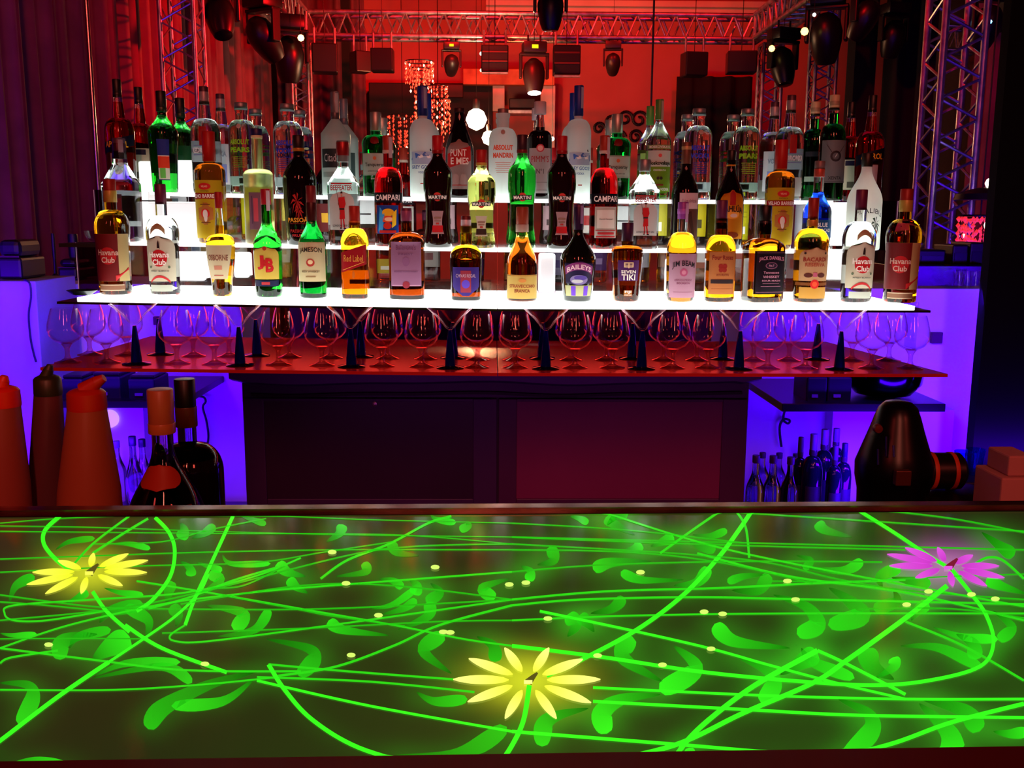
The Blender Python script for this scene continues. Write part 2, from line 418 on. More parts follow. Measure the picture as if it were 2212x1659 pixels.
BEEF = dict(n=4.5, d=.95, hb=.60, hn=.745, hc=.80, rn=.36, sh='cone', glass=WATER, lvl=.7,
    lab=[('R', -.68, .68, .585, .60, '#b42a30'), ('T', 'BEEFEATER', 0, .553, 1.4, .05, '#b0161e'), ('L', .155, .52, .80, '#e9efe9', 'arch')]+GUARD
        + [('T', 'LONDON DRY GIN', 0, .195, 1.2, .02, '#20242c'), ('C', -.07, .135, .07, '#5a1c20'), ('C', .07, .135, .07, '#5a1c20')]+BK(.2, .5, '#dfe6e2', ('R', -.5, .5, .3, .32, '#333333')))
def martini(glass, small, hi, capc, capb, **k):
    d = dict(body=[(0, .95), (.07, .97), (.3, .84), (.55, .83), (.85, 1.0), (1, .98)], hb=.66, hn=.83, hc=.86, rn=.34, sh='s', glass=glass, lvl=.88,
        cap=(capc, .37, 0, capb, .84, .87),
        lab=[('C', 0, .455, .3, '#b8201c'), ('C', 0, .455, .26, '#c42a22'), ('R', -.78, .78, .43, .472, '#14080a'), ('T', 'MARTINI', 0, .451, 1.36, .03, '#f2e6da'),
             ('L', .125, .33, .50, small[0], 'waist'), ('R', -.42, .42, .14, .20, small[1]), ('R', -.3, .3, .26, .275, '#8a6a58'), ('R', -.25, .25, .235, .245, '#8a6a58'), ('R', -.12, .12, .21, .225, '#b03028')]
            + BK(.15, .4, small[0], ('R', -.5, .5, .2, .26, '#3a2a2a')))
    d.update(k); return d
def campari(art, **k):
    d = dict(hb=.56, hn=.72, hc=.865, rn=.33, sh='round', glass=[RUBY, WATER], lvl=.84, cap=('#9a2a18', .36, 0, '#c8b8a8', .845, .87), strip=TAX,
        lab=[('L', .40, .49, 1.25, '#0e0c1c', 'rect'), ('T', 'CAMPARI', 0, .445, 1.85, .052, '#f4f0ec')]
            + ([('L', .12, .375, .82, '#1c48a8', 'rect'), ('P', [(-.7, .14), (-.35, .13), (-.2, .30), (-.55, .36)], '#3a9ad8'), ('E', .05, .31, .42, .035, '#e8b018'), ('E', 0, .25, .5, .03, '#d8481c'),
                ('E', .1, .25, .3, .018, '#f0c8a0'), ('E', 0, .19, .28, .03, '#c82818'), ('P', [(.35, .3), (.65, .34), (.6, .2), (.3, .17)], '#e8c020'), ('R', -.6, .6, .125, .15, '#b8201c')] if art else
               [('L', .10, .375, .85, '#d9d2c6', 'rect'), ('R', -.72, .72, .18, .355, '#b8af9e'), ('R', -.66, .66, .188, .347, '#d9d2c6'), ('T', 'David Campari', 0, .265, .95, .016, '#50443c'),
                ('R', -.72, .72, .105, .118, '#b0242a'), ('R', -.6, .6, .13, .15, '#b0242a'), ('R', -.75, .75, .162, .170, '#b0242a')])
            + BK(.12, .38, '#cfc8bc', ('R', -.6, .6, .2, .3, '#8a1c1c'))+BK(.40, .49, '#0e0c1c', ('T', 'CAMPARI', 0, .445, 1.5, .05, '#f4f0ec')))
    d.update(k); return d
def absolut(words, col, **k):
    lab = []
    for i, wd in enumerate(words): lab.append(('T', wd, 0, .565-.085*i, 1.45, .058, col, 0, .045))
    lab += [('C', 0, .735, .17, '#b9c4c2')]
    lab += [('R', -.55+.05*(i % 3), .55-.06*(i % 2), .40-.022*i, .405-.022*i, col) for i in range(6)]
    d = dict(hb=.67, hn=.81, hc=.93, rn=.43, sh='round', glass=WATER, lvl=.77, cap=('#8a9096', .47, .6), lip=1, lab=lab+[('L', .10, .2, .6, '#d5dee0', 'rect', 'back'), ('R', -.4, .4, .12, .18, col)])
    d.update(k); return d
ZB = [('L', .06, .49, 1.2, '#d8b416', 'rect'), ('E', 0, .595-.02, .01, .001, '#d8b416')]
VELHO = dict(body=[(0, .93), (.12, .97), (.5, 1), (1, 1)], hb=.63, hn=.72, hc=.735, rn=.38, sh='round', glass=[GOLD, BROWNL], lvl=.52, cap=('#a81410', .43, 0),
    lab=[('L', .455, .565, 1.2, '#d9b81c', 'rect'), ('E', 0, .51, .42, .03, '#c01c1c'), ('T', 'VELHO', 0, .51, .42, .018, '#e8c0a0'), ('T', 'CACHA\u00c7A', 0, .468, .6, .016, '#6a5a20'),
         ('L', .40, .45, 1.25, '#b81c22', 'rect'), ('T', 'VELHO BARREIRO', 0, .425, 2.1, .034, '#f4e8dc'),
         ('L', .05, .395, 1.2, '#d9b81c', 'rect'), ('R', -.52, .52, .17, .365, '#a86a2c', 'round'), ('C', 0, .27, .30, '#c81c1c'), ('E', 0, .265, .17, .04, '#e0d6cc'),
         ('E', .02, .235, .12, .04, '#e0d6cc'), ('R', -.32, .32, .185, .192, '#6a3a14'), ('R', -.32, .32, .345, .352, '#6a3a14')]+BK(.06, .56, '#dcd81c', ('R', -.5, .5, .12, .2, '#e8e8dc'), ('R', -.6, .6, .3, .305, '#6a6414'), ('R', -.6, .6, .35, .355, '#6a6414')))
TANQB = dict(hb=.62, hn=.73, hc=.78, rn=.38, sh='round', body=[(0, .97), (.9, 1), (1, 1.03)], glass=[TANQ, TANQ], lvl=.7, cap=('#a8b4ae', .40, .7),
    lab=[('C', 0, .66, .0, '#801010'), ('L', .25, .51, 1.1, '#cfe0d0', 'rect'), ('R', -1, 1, .26, .263, '#2a5a3a'), ('R', -1, 1, .50, .503, '#2a5a3a'), ('E', 0, .45, .12, .022, '#c86a3c'),
         ('T', 'Tanqueray', 0, .37, 1.5, .055, '#37443c'), ('T', 'LONDON DRY GIN', 0, .30, 1.0, .015, '#4a5a50'), ('T', 'EXPORT', 0, .21, .5, .015, '#cfe0d0')]
        +[('L', .615, .705, .3, '#8c1216', 'oval')]+BK(.28, .5, '#b8d0bc', ('R', -.6, .6, .35, .4, '#5a7a60')))
GOOSE = dict(hb=.58, hn=.71, hc=.735, rn=.33, sh='round', glass=FROSTW, lvl=.6, cap=('#14308a', .37, .1), strip='#9a9cb8',
    lab=[('R', -.9, .9, .30, .41, '#a9c4e0'), ('P', [(-.9, .35), (-.5, .40), (-.2, .37), (.2, .41), (.5, .375), (.9, .39), (.9, .335), (-.9, .335)], '#3f6cc0'),
         ('P', [(-.3, .37), (0, .385), (.1, .36), (-.2, .35)], '#f4f8fa'), ('P', [(.3, .37), (.6, .38), (.65, .355), (.4, .35)], '#f4f8fa'), ('P', [(.55, .43), (.62, .44), (.72, .42), (.6, .415)], '#2c3038'), ('T', 'GREY GOOSE', 0, .272, 1.7, .032, '#3c54a0'), ('T', 'VODKA', 0, .225, .6, .02, '#5a70ac'), ('R', -.15, .15, .12, .13, '#c03030')]
        +BK(.2, .42, '#a9c4e0', ('R', -.5, .5, .25, .3, '#d8e4f0')))
KEDR = dict(hb=.56, hn=.70, hc=.84, rn=.43, sh='round', nk=[(0, 1), (.5, .8), (1, .72)], glass=WATER, lvl=.68, cap=('#4a2c3c', .31, .2, '#9a8a90', .83, .95),
    lab=[('T', 'KEDROVKA', 0, .40, 1.6, .05, '#dfe0e6', 0, .03), ('R', -.75, .75, .355, .362, '#6a6ca8'), ('R', -.75, .75, .442, .448, '#6a6ca8'), ('L', .44, .62, .24, '#b81c1c', 'rect'), ('R', -.15, .15, .46, .6, '#8c1014')]
        +[('L', .04, .22, .9, '#d4dcdc', 'rect')]+BK(.1, .5, '#dcd8e0', ('T', 'VODKA', 0, .40, 1.2, .05, '#8a8a9c'), ('R', -.6, .6, .12, .3, '#7a7ab0')))
APEROL = dict(hb=.53, hn=.66, hc=.86, rn=.42, sh='round', body=[(0, .9), (.1, .95), (.8, 1), (1, 1)], glass=[APER, WATER], lvl=.80, cap=('#120c10', .29, 0, '#241c20', .84, .88), nk=[(0, 1), (.6, .72), (1, .66)],
    lab=[('L', .37, .47, 1.35, '#0c1030', 'slant'), ('T', 'APEROL', 0, .42, 1.6, .055, '#e8b820'), ('L', .1, .34, .45, '#c8b4bc', 'rect')]
        +BK(.12, .42, '#cfc4a8', ('R', -.7, .7, .36, .41, '#14102c'), ('R', -.5, .5, .14, .2, '#4a4438')))

B = {}
B['havana7'] = dict(hb=.575, hn=.735, hc=.815, rn=.34, sh='round', body=[(0, .92), (.8, .95), (1, 1)], glass=[AMBER, AMBER], lvl=.8, cap=('#8a1812', .36, .1, '#b09a40', .80, .90),
    lab=[('L', .12, .53, 1.3, '#d9bf80', 'rect'), ('R', -1.25, .52, .121, .529, '#620a0e'), ('C', -.1, .34, .5, '#a81218'), ('T', 'Havana', -.1, .37, 1.25, .05, '#c8a090'), ('T', 'Club', -.1, .305, .8, .05, '#c8a090'),
         ('P', [(.3, .17), (1.2, .24), (1.2, .22), (.3, .12)], '#b01c20'), ('L', .035, .095, .85, '#9a6a50', 'rect'), ('R', -.8, .8, .04, .045, '#e0c8a8'), ('R', -.8, .8, .085, .09, '#e0c8a8')]
        +BK(.15, .5, '#c8a868', ('R', -.4, .4, .28, .36, '#dfe8e8'), ('R', -.3, .3, .3, .34, '#8a98a0')))
B['havanab'] = dict(hb=.555, hn=.72, hc=.82, rn=.34, sh='round', body=[(0, .92), (.8, .95), (1, 1)], glass=[WATER, WATER], lvl=.8, cap=('#5c1838', .34, .1),
    lab=havana('#e6dcc0', 0, '#f4ece0')+[('L', .04, .10, .8, '#d0d4c4', 'rect'), ('L', .60, .65, .45, '#d8c890', 'archdown')]+BK(.16, .5, '#e8e4d4', ('C', 0, .4, .5, '#b8444c')))
B['osborne'] = dict(hb=.50, hn=.60, hc=.845, rn=.34, sh='round', body=[(0, .66), (.1, .70), (.9, 1), (1, 1.02)], glass=[GOLD, WATER], lvl=.68, cap=('#9a1816', .26, .1),
    nk=[(0, 1), (.7, .68), (1, .68)], lab=[('L', .17, .495, 1.1, '#e3cfa6', 'taper'), ('T', 'OSBORNE', 0, .375, 1.5, .055, '#7a4a38'), ('R', -.3, .3, .26, .3, '#b07058'), ('R', -.4, .4, .20, .21, '#a05040')]
        +BK(.2, .48, '#f0e8d0', ('R', -.5, .5, .3, .36, '#b8a080')))
B['jb'] = dict(hb=.48, hn=.70, hc=.855, rn=.35, sh='s', body=[(0, .9), (.1, .96), (1, 1)], glass=[GREEN, GREEN], lvl=.75, cap=('#a01020', .36, 0), strip='#c8c8d0',
    lab=[('L', .17, .475, 1.05, '#f0cf5a', 'arch'), ('T', 'J', -.32, .325, .5, .13, '#b8141a', 0, .04), ('T', '&', 0, .32, .3, .06, '#b8141a'), ('T', 'B', .32, .30, .55, .13, '#b8141a', 0, .04), ('C', 0, .455, .14, '#a8281c'), ('L', .105, .16, 1.0, '#1c2048', 'rect'), ('R', -.3, .3, .12, .145, '#a02830')]
        +BK(.16, .42, '#f0d24c', ('T', 'R', 0, .3, .4, .06, '#c8601c')))
B['jameson'] = dict(hb=.47, hn=.70, hc=.845, rn=.33, sh='s', glass=[DKGREEN, GREEN], lvl=.72, cap=('#6c1418', .36, .1, '#3a0c10', .69, .85),
    lab=[('L', .15, .50, 1.25, '#e8d7a4', 'rect'), ('T', 'JAMESON', 0, .43, 1.7, .055, '#2c2418', .01), ('E', 0, .32, .3, .035, '#a8342c'), ('E', 0, .325, .18, .02, '#e0c898'), ('T', 'IRISH WHISKEY', 0, .24, 1.3, .018, '#5a4428'), ('R', -.35, .35, .19, .2, '#8a7048')]
        +BK(.2, .5, '#e4ece4', ('R', -.5, .5, .3, .38, '#a8b8b0')))
B['redlabel'] = dict(n=4, d=1, hb=.60, hn=.76, hc=.80, rn=.42, sh='round', glass=[ORG, GOLD], lvl=.45, cap=('#a02014', .40, .1, '#c86020', .79, .84),
    lab=[('L', .33, .545, .93, '#b01420', 'slant'), ('T', 'Red Label', 0, .44, 1.4, .07, '#d8943c', 0, .0), ('R', -.8, .8, .355, .36, '#e0a040', 'slant'), ('P', [(-.08, .22), (.08, .23), (.1, .28), (0, .31), (-.1, .28)], '#a8500c')]
        +BK(.1, .3, '#f0c828', ('R', -.5, .5, .15, .2, '#f8f0d0')))
B['ballant'] = dict(n=3.2, d=.62, hb=.60, hn=.74, hc=.84, rn=.30, sh='round', glass=DARKAMB, lvl=.7, cap=('#5c1838', .30, .1, '#8c4468', .86, .97),
    lab=[('L', .15, .655-.02, .84, '#a06a90', 'rect'), ('R', -.78, .78, .155, .16, '#d8a0b8'), ('T', "Ballantine's", 0, .575, 1.1, .06, '#6a3a60', 0, 0), ('E', 0, .42, .2, .05, '#7a4a70'), ('T', 'FINEST', 0, .5, .8, .02, '#6a3a60'), ('T', 'BLENDED SCOTCH WHISKY', 0, .31, 1.3, .016, '#6a3a60'), ('C', 0, .165, .2, '#7c1c2c')]
        +BK(.2, .55, '#d8ccc0', ('R', -.5, .5, .3, .4, '#7a4040')))
B['chivas'] = dict(n=2.6, d=.8, hb=.48, hn=.66, hc=.86, rn=.36, sh='round', body=[(0, .92), (1, 1)], glass=[DARKAMB, GOLD], lvl=.5, cap=('#5a1418', .30, .2, '#c8bcc0', .80, .955),
    lab=[('L', .06, .40, .80, '#3c2480', 'shield'), ('T', 'CHIVAS REGAL', 0, .30, 1.2, .04, '#b08ca0', 0, .0), ('R', -.32, .32, .1, .36, '#7c1c30'), ('E', 0, .2, .25, .05, '#4c30a0')]+BK(.1, .35, '#4c3488', ('R', -.4, .4, .2, .26, '#a08cb8')))
B['branca'] = dict(hb=.37, hn=.74, hc=.80, rn=.36, sh='s', glass=[BROWNL, YEL], lvl=.68, cap=('#8c3820', .40, 0, '#b09888', .735, .815), nk=[(0, 1), (1, .95)],
    lab=[('L', .03, .285, 1.25, '#dcb45c', 'rect'), ('R', -1.2, 1.2, .27, .28, '#a87830'), ('T', 'STRAVECCHIO', 0, .165, 1.8, .035, '#8a3a1c'), ('T', 'BRANCA', 0, .115, 1.0, .035, '#7a2c14'), ('E', 0, .225, .25, .02, '#c07838')]+BK(.04, .26, '#d8c078', ('R', -.5, .5, .1, .15, '#a08848')))
B['baileys'] = dict(hb=.42, hn=.72, hc=.80, rn=.26, sh='s', body=[(0, .80), (.5, .9), (1, 1)], glass=BAIL, lvl=.8, cap=('#4c1c4c', .27, .2, '#2c1034', .74, .97), strip='#8c6c94',
    lab=[('L', .06, .17, .95, '#c8c890', 'rect'), ('R', -.5, -.2, .065, .165, '#6030b0'), ('R', .3, .6, .065, .165, '#6030b0'), ('L', .17, .42, .90, '#241444', 'round'), ('R', -.86, .86, .33, .41, '#7c2c6c', 'archdown'), ('T', 'BAILEYS', 0, .365, 1.45, .05, '#e0b8c4', .04),
         ('E', 0, .23, .55, .05, '#7a6ca0'), ('E', .1, .25, .4, .025, '#503c90'), ('E', -.1, .215, .35, .018, '#b8b8c0')]+BK(.1, .4, '#8c84a0', ('R', -.5, .5, .2, .3, '#3c2c60')))
B['tiki'] = dict(body=[(0, .80), (.1, .86), (1, 1)], hb=.60, hn=.71, hc=.765, rn=.36, sh='sq', glass=[ORG, BROWNL], lvl=.55, cap=('#3c1438', .37, .1),
    lab=[('L', .27, .53, .72, '#58246c', 'rect'), ('R', -.30, -.04, .44, .455, '#d8b890'), ('R', .04, .30, .44, .455, '#d8b890'), ('R', -.30, .30, .49, .505, '#d8b890'), ('R', -.30, -.22, .45, .49, '#d8b890'), ('R', -.04, .04, .43, .49, '#d8b890'), ('R', .22, .30, .45, .49, '#d8b890'), ('R', -.3, .3, .465, .474, '#d8b890'),
         ('T', 'SEVEN', 0, .385, .95, .04, '#f0e4dc'), ('T', 'TIKI', 0, .315, .9, .075, '#f0e4dc'), ('L', .075, .15, .3, '#b06818', 'rect'), ('T', 'FIJI', 0, .125, .45, .04, '#f0e8e0'), ('T', 'SPICED RUM', 0, .09, .5, .012, '#f0e8e0')]+BK(.2, .5, '#6a4088', ('R', -.4, .4, .3, .4, '#a888b8')))
B['jimbeam'] = dict(hb=.49, hn=.70, hc=.83, rn=.34, sh='round', body=[(0, .86), (.1, .94), (1, 1)], glass=[AMBER, WATER], lvl=.70, cap=('#8c3c98', .35, .1, '#a858b0', .88, .93), strip='#c0a0c8',
    lab=[('L', .045, .485, 1.1, '#c590a8', 'rect'), ('T', 'JIM BEAM', 0, .385, 1.6, .07, '#1c1420', .025), ('C', 0, .30, .26, '#a4486c'), ('C', 0, .30, .14, '#c07890'), ('T', 'KENTUCKY STRAIGHT', 0, .22, 1.2, .018, '#7c3858'), ('T', 'BOURBON', 0, .19, .9, .018, '#7c3858'), ('R', -.7, .7, .1, .103, '#8a5068')]
        +BK(.2, .45, '#e8e8ec', ('R', -.3, .3, .3, .36, '#a0a8b0')))
B['fourroses'] = dict(n=2.6, d=.85, hb=.50, hn=.66, hc=.80, rn=.42, sh='round', nk=[(0, 1), (1, .85)], glass=[AMBER, DARKAMB], lvl=.66, cap=('#581c40', .36, .1, '#2c1420', .72, .78), open=0,
    lab=[('L', .08, .495, .86, '#cc7c44', 'rect'), ('T', 'Four Roses', 0, .44, 1.4, .045, '#7c2418'), ('E', -.13, .355, .16, .025, '#8c2018'), ('E', .13, .355, .16, .025, '#8c2018'), ('E', -.12, .32, .15, .025, '#8c2018'), ('E', .12, .32, .15, .025, '#8c2018'), ('T', 'BOURBON', 0, .27, .8, .022, '#7c2c18'), ('R', -.75, .75, .185, .225, '#241418'), ('R', -.7, .7, .13, .133, '#8c4020')]
        +BK(.2, .5, '#d08c60', ('R', -.5, .5, .3, .4, '#8c4030')))
B['jack'] = dict(n=5, d=1, hb=.56, hn=.665, hc=.825, rn=.36, sh='round', nk=[(0, 1), (.25, 1.12), (.6, 1), (1, .95)], glass=[AMBER, DARKAMB], lvl=.62, cap=('#0c080c', .36, 0, '#181014', .70, .84),
    lab=[('L', .09, .535, .93, '#180c1c', 'rect'), ('R', -.84, .84, .11, .113, '#a86880'), ('R', -.84, .84, .515, .518, '#a86880'), ('T', "JACK DANIEL'S", 0, .46, 1.5, .05, '#c07890', .015), ('E', 0, .385, .36, .035, '#8c5470'), ('E', 0, .385, .32, .028, '#241028'), ('T', 'No.7', 0, .385, .3, .022, '#c088a0'),
         ('T', 'Tennessee', 0, .315, .95, .026, '#b87890'), ('T', 'WHISKEY', 0, .27, 1.0, .028, '#b87890'), ('T', 'SOUR MASH', 0, .23, 1.1, .018, '#b87890'), ('R', -.6, .6, .17, .174, '#a86880'), ('R', -.5, .5, .2, .204, '#a86880')]
        +BK(.2, .5, '#c8705c', ('R', -.4, .4, .28, .44, '#f0f0ec')))
B['bacardi'] = dict(hb=.56, hn=.71, hc=.80, rn=.31, sh='round', body=[(0, .95), (.85, 1), (1, 1.02)], glass=[AMBER, GOLD], lvl=.7, cap=('#8c1c14', .31, .1, '#c8a040', .73, .79),
    lab=[('L', .21, .53, 1.0, '#dba878', 'arch'), ('T', 'BACARD\u00cd', 0, .42, 1.45, .05, '#8c2c1c'), ('T', 'RESERVA', 0, .365, 1.2, .035, '#a0442c'), ('E', -.4, .265, .26, .022, '#501c14'), ('E', .4, .265, .26, .022, '#501c14'), ('R', -.12, .12, .25, .29, '#b05068'), ('C', -.62, .475, .07, '#301814'), ('C', .62, .475, .07, '#301814'),
         ('L', .165, .195, 1.3, '#8c4c1c', 'rect'), ('C', 0, .18, .27, '#c01818'), ('C', 0, .18, .15, '#e04828'), ('L', .04, .15, .95, '#d89c40', 'rect')]+BK(.2, .5, '#e8e0e0', ('R', -.5, .5, .3, .4, '#c06050')))
# middle tier
B['tequila'] = dict(n=3, d=.95, hb=.56, hn=.75, hc=.87, rn=.42, sh='cone', nk=[(0, 1), (1, .8)], glass=WATER, lvl=.7, cap=('#56465e', .36, .2, '#3c1830', .80, .95), strip='#8c8494',
    lab=[('L', .545, .575, .70, '#a02438', 'rect'), ('L', .10, .46, .34, '#6c5060', 'rect'), ('R', -.3, .3, .3, .42, '#8c2c38')]+BK(.15, .5, '#e8eaea', ('R', -.4, .4, .2, .45, '#4a5a60')))
B['velho'] = VELHO
B['limon'] = dict(hb=.60, hn=.655, hc=.93, rn=.36, sh='round', glass=[LEMON, LEMON], lvl=.8, cap=('#1c1848', .37, 0, '#c8c090', .915, .94), lab=[('L', .13, .45, .48, '#8c6478', 'rect'), ('R', -.15, .15, .2, .4, '#c04858'), ('R', -.3, -.22, .18, .42, '#5a3c58')]+BK(.2, .5, '#e8d860', ('R', -.4, .4, .3, .36, '#a89840')))
B['passoa'] = dict(hb=.60, hn=.80, hc=.87, rn=.32, sh='ogive', body=[(0, .82), (.2, .9), (1, 1)], glass=COLA, lvl=.8, cap=('#1c0a10', .34, .1, '#a8741c', .855, .885),
    lab=palm(0, .40, .85, .27, '#b01c18')+palm(.1, .32, .6, .27, '#b01c18')+[('T', 'PASSO\u00c3', 0, .235, 1.25, .052, '#d88c1c', 0, .03), ('R', -.5, .5, .195, .198, '#8c1c14'), ('T', 'PASSION', 0, .13, .95, .03, '#a8181c'), ('T', 'FRUIT', 0, .09, .7, .026, '#a8181c')]+BK(.1, .4, '#6c1c1c', ('R', -.4, .4, .2, .3, '#c0901c')))
B['beef1'] = dict(BEEF, cap=('#7a8082', .40, .4, '#8c1c20', .86, .985))
B['beef2'] = dict(BEEF, cap=('#8c9698', .40, .6), hb=.66, hn=.83, hc=.87, lvl=.78)
B['campari1'] = campari(True)
B['campari2'] = campari(False)
B['rosso'] = martini(DKRED, ('#c8a4a8', '#c01820'), 0, '#b0101c', '#8c0c14')
B['bianco'] = martini(glassy('#dfe070'), ('#e8dcc0', '#2c1c14'), 0, '#a81c1c', '#c8b048')
B['dry'] = martini(GREEN, ('#a83838', '#c82830'), 0, '#30121c', '#701820')
B['liquir'] = dict(hb=.52, hn=.78, hc=.80, rn=.33, sh='s', glass=COLA, lvl=.8, cap=('#6a4434', .35, .2, '#b09060', .93, .96),
    lab=[('L', .06, .53, .80, '#6c4438', 'rect', 'front', 12), ('R', -.78, .78, .38, .528, '#c4a8ac'), ('T', 'Liquirizia', 0, .45, 1.1, .045, '#6c3c50', 0, 0), ('P', [(-.3, .34), (.1, .36), (.5, .1), (.3, .08)], '#3a2018'), ('P', [(-.5, .25), (-.2, .28), (.1, .1), (-.1, .08)], '#94604c'), ('L', .08, .52, .16, '#18181a', 'rect', 'front', -58), ('R', -.03, .03, .12, .48, '#7c8468')]
        +BK(.1, .5, '#d8d440', ('R', -.3, .3, .15, .25, '#e8e8d0')))
B['kahlua'] = dict(hb=.50, hn=.84, hc=.88, rn=.30, sh='s', body=[(0, .9), (.3, 1), (1, 1)], glass=COLA, lvl=.8, cap=('#0e0c10', .30, 0, '#c07c1c', .84, .89), lip=1,
    lab=[('L', .11, .60, .95, '#e08c14', 'arch'), ('R', -.2, .2, .45, .6, '#a01818', 'arch'), ('E', 0, .36, .5, .05, '#e8a038'), ('E', .1, .345, .25, .02, '#d8c0b0'), ('E', 0, .15, .5, .03, '#7c3008'), ('T', 'KAHL\u00daA', 0, .42, 1.55, .075, '#1c0c08', .02, .03)]+BK(.1, .5, '#d8c81c', ('R', -.4, .4, .2, .3, '#403810')))
B['bluecur'] = dict(hb=.42, hn=.66, hc=.90, rn=.36, sh='s', glass=[BLUEL, WATER], lvl=.655, cap=('#7a6a68', .36, .2, '#b04c3c', .82, .91),
    lab=[('L', .14, .34, 1.1, '#1c5c9c', 'rect'), ('T', 'BLUE', .1, .285, .8, .05, '#e8f0f4'), ('T', 'CURA\u00c7AO', .1, .22, 1.3, .05, '#e8f0f4'), ('C', -.8, .23, .3, '#14181c')]+BK(.14, .36, '#2c5c94', ('R', -.4, .4, .2, .3, '#d0dce4')))
B['malibu'] = dict(hb=.50, hn=.85, hc=.86, rn=.29, sh='s', glass=MILK, lvl=.8, cap=('#14100c', .32, 0),
    lab=[('T', 'MALIBU', .2, .41, 1.5, .05, '#2c3430', .05, .0)]+palm(.5, .28, .7, .3, '#3c5444')+[('E', .45, .19, .2, .028, '#e8701c'), ('E', .38, .18, .12, .02, '#d01c14')]+BK(.1, .4, '#f4f0e0', ('R', -.4, .4, .2, .3, '#c0a080')))
# top tier
B['aperol'] = APEROL
B['genepy'] = dict(hb=.58, hn=.78, hc=.82, rn=.28, sh='s', body=[(0, .84), (.6, .9), (1, 1)], glass=[GREEN, DKGREEN], lvl=.76, cap=('#15100e', .33, 0, '#1c301c', .80, .84), lip=1,
    lab=[('L', .12, .52, .42, '#283080', 'rect', 'front', 22), ('R', -.4, .4, .13, .26, '#c8dcc8'), ('R', -.3, .1, .14, .24, '#5cc050'), ('R', -.4, .4, .24, .36, '#c8381c'), ('R', -.4, .4, .355, .362, '#e8dcd0')]+BK(.2, .5, '#0c4c20', ('R', -.3, .3, .3, .4, '#104020')))
B['kedr'] = KEDR
B['pear'] = absolut(['ABSOLUT', 'PEARS'], '#7cc81c', glass=glassy('#d8eed8'))
B['absblue'] = absolut(['ABSOLUT', 'VODKA'], '#2438c8')
B['greygin'] = dict(hb=.60, hn=.74, hc=.77, rn=.26, sh='cone', body=[(0, .98), (1, .98)], glass=FROSTG, lvl=.6, cap=('#6c6c74', .28, .3, '#54545c', .74, .80), strip='#b0b0b4',
    lab=[('L', .27, .45, 1.0, '#2c3436', 'rect'), ('T', 'Citadelle', 0, .365, 1.4, .075, '#c8d0d0', 0, 0), ('L', .18, .23, .9, '#9cb4b0', 'rect')]+BK(.2, .45, '#3c4a4a', ('R', -.4, .4, .3, .36, '#a8b0b0')))
B['tanq'] = TANQB
B['goose'] = GOOSE
B['punt'] = dict(hb=.52, hn=.93, hc=.95, rn=.34, sh='s', glass=COLA, lvl=.8, cap=('#2c0c10', .36, 0),
    lab=[('L', .10, .65, .98, '#b4a09c', 'arch'), ('R', -.92, .92, .37, .535, '#b01c1c', 'slant'), ('T', 'PUNT', -.05, .50, 1.15, .08, '#f0e4d8'), ('T', 'E MES', .05, .41, 1.3, .075, '#f0e4d8'), ('E', -.25, .2, .25, .07, '#a8908c'), ('E', .3, .2, .25, .07, '#a8908c'), ('R', -.8, .8, .14, .148, '#b02c2c')]+BK(.1, .5, '#8c6c68', ('R', -.4, .4, .2, .3, '#c0a8a0')))
B['mandrin'] = absolut(['ABSOLUT', 'MANDRIN'], '#e8582c', glass=FROSTW, hb=.64, hn=.79, cap=('#887c80', .38, .4))
B['pimms'] = dict(hb=.62, hn=.71, hc=.87, rn=.40, sh='round', nk=[(0, 1), (.5, .75), (1, .7)], glass=[COLA, WATER], lvl=.74, cap=('#c0b4bc', .5, 0),
    lab=[('L', .06, .52, 1.05, '#cfc8ca', 'rect'), ('T', "PIMM'S", 0, .41, 1.5, .065, '#b02028', 0, 0), ('T', 'N\u00ba1', 0, .285, .6, .05, '#4c3c44', 0, 0), ('R', -.8, .8, .17, .173, '#6c5c60'), ('R', -.8, .8, .09, .093, '#6c5c60'), ('C', 0, .52, .32, '#b8404c'), ('C', 0, .52, .22, '#e0b0a8')]+BK(.1, .5, '#b8b0b4', ('R', -.4, .4, .2, .3, '#706068')))
B['mosk'] = dict(hb=.57, hn=.80, hc=.80, rn=.28, sh='s', glass=[glassy('#eaf4e0'), WATER], lvl=.72, cap=('#4c8c3c', .33, .1), strip='#a8b4a4',
    lab=[('L', .505, .545, 1.1, '#8ca85c', 'rect'), ('T', 'MOSKOVSKAYA', 0, .525, 1.8, .025, '#f4f4ec'), ('L', .33, .49, 1.05, '#e4ece0', 'rect'), ('C', 0, .44, .14, '#d0504c'), ('T', 'Moskovskaya', 0, .36, 1.9, .05, '#1c3018', 0, .04), ('L', .08, .33, 1.05, '#7cac28', 'rect'), ('T', 'OSOBAYA', 0, .295, 1.0, .018, '#e8f0dc'), ('C', -.12, .215, .12, '#2c2818'), ('C', .12, .215, .12, '#2c2818'), ('R', -.3, .3, .14, .155, '#7c2c1c'), ('T', 'RUSSIAN VODKA', 0, .105, 1.6, .028, '#e8f0dc')]
        +BK(.1, .5, '#a4c060', ('R', -.4, .4, .2, .3, '#e0e8d8')))
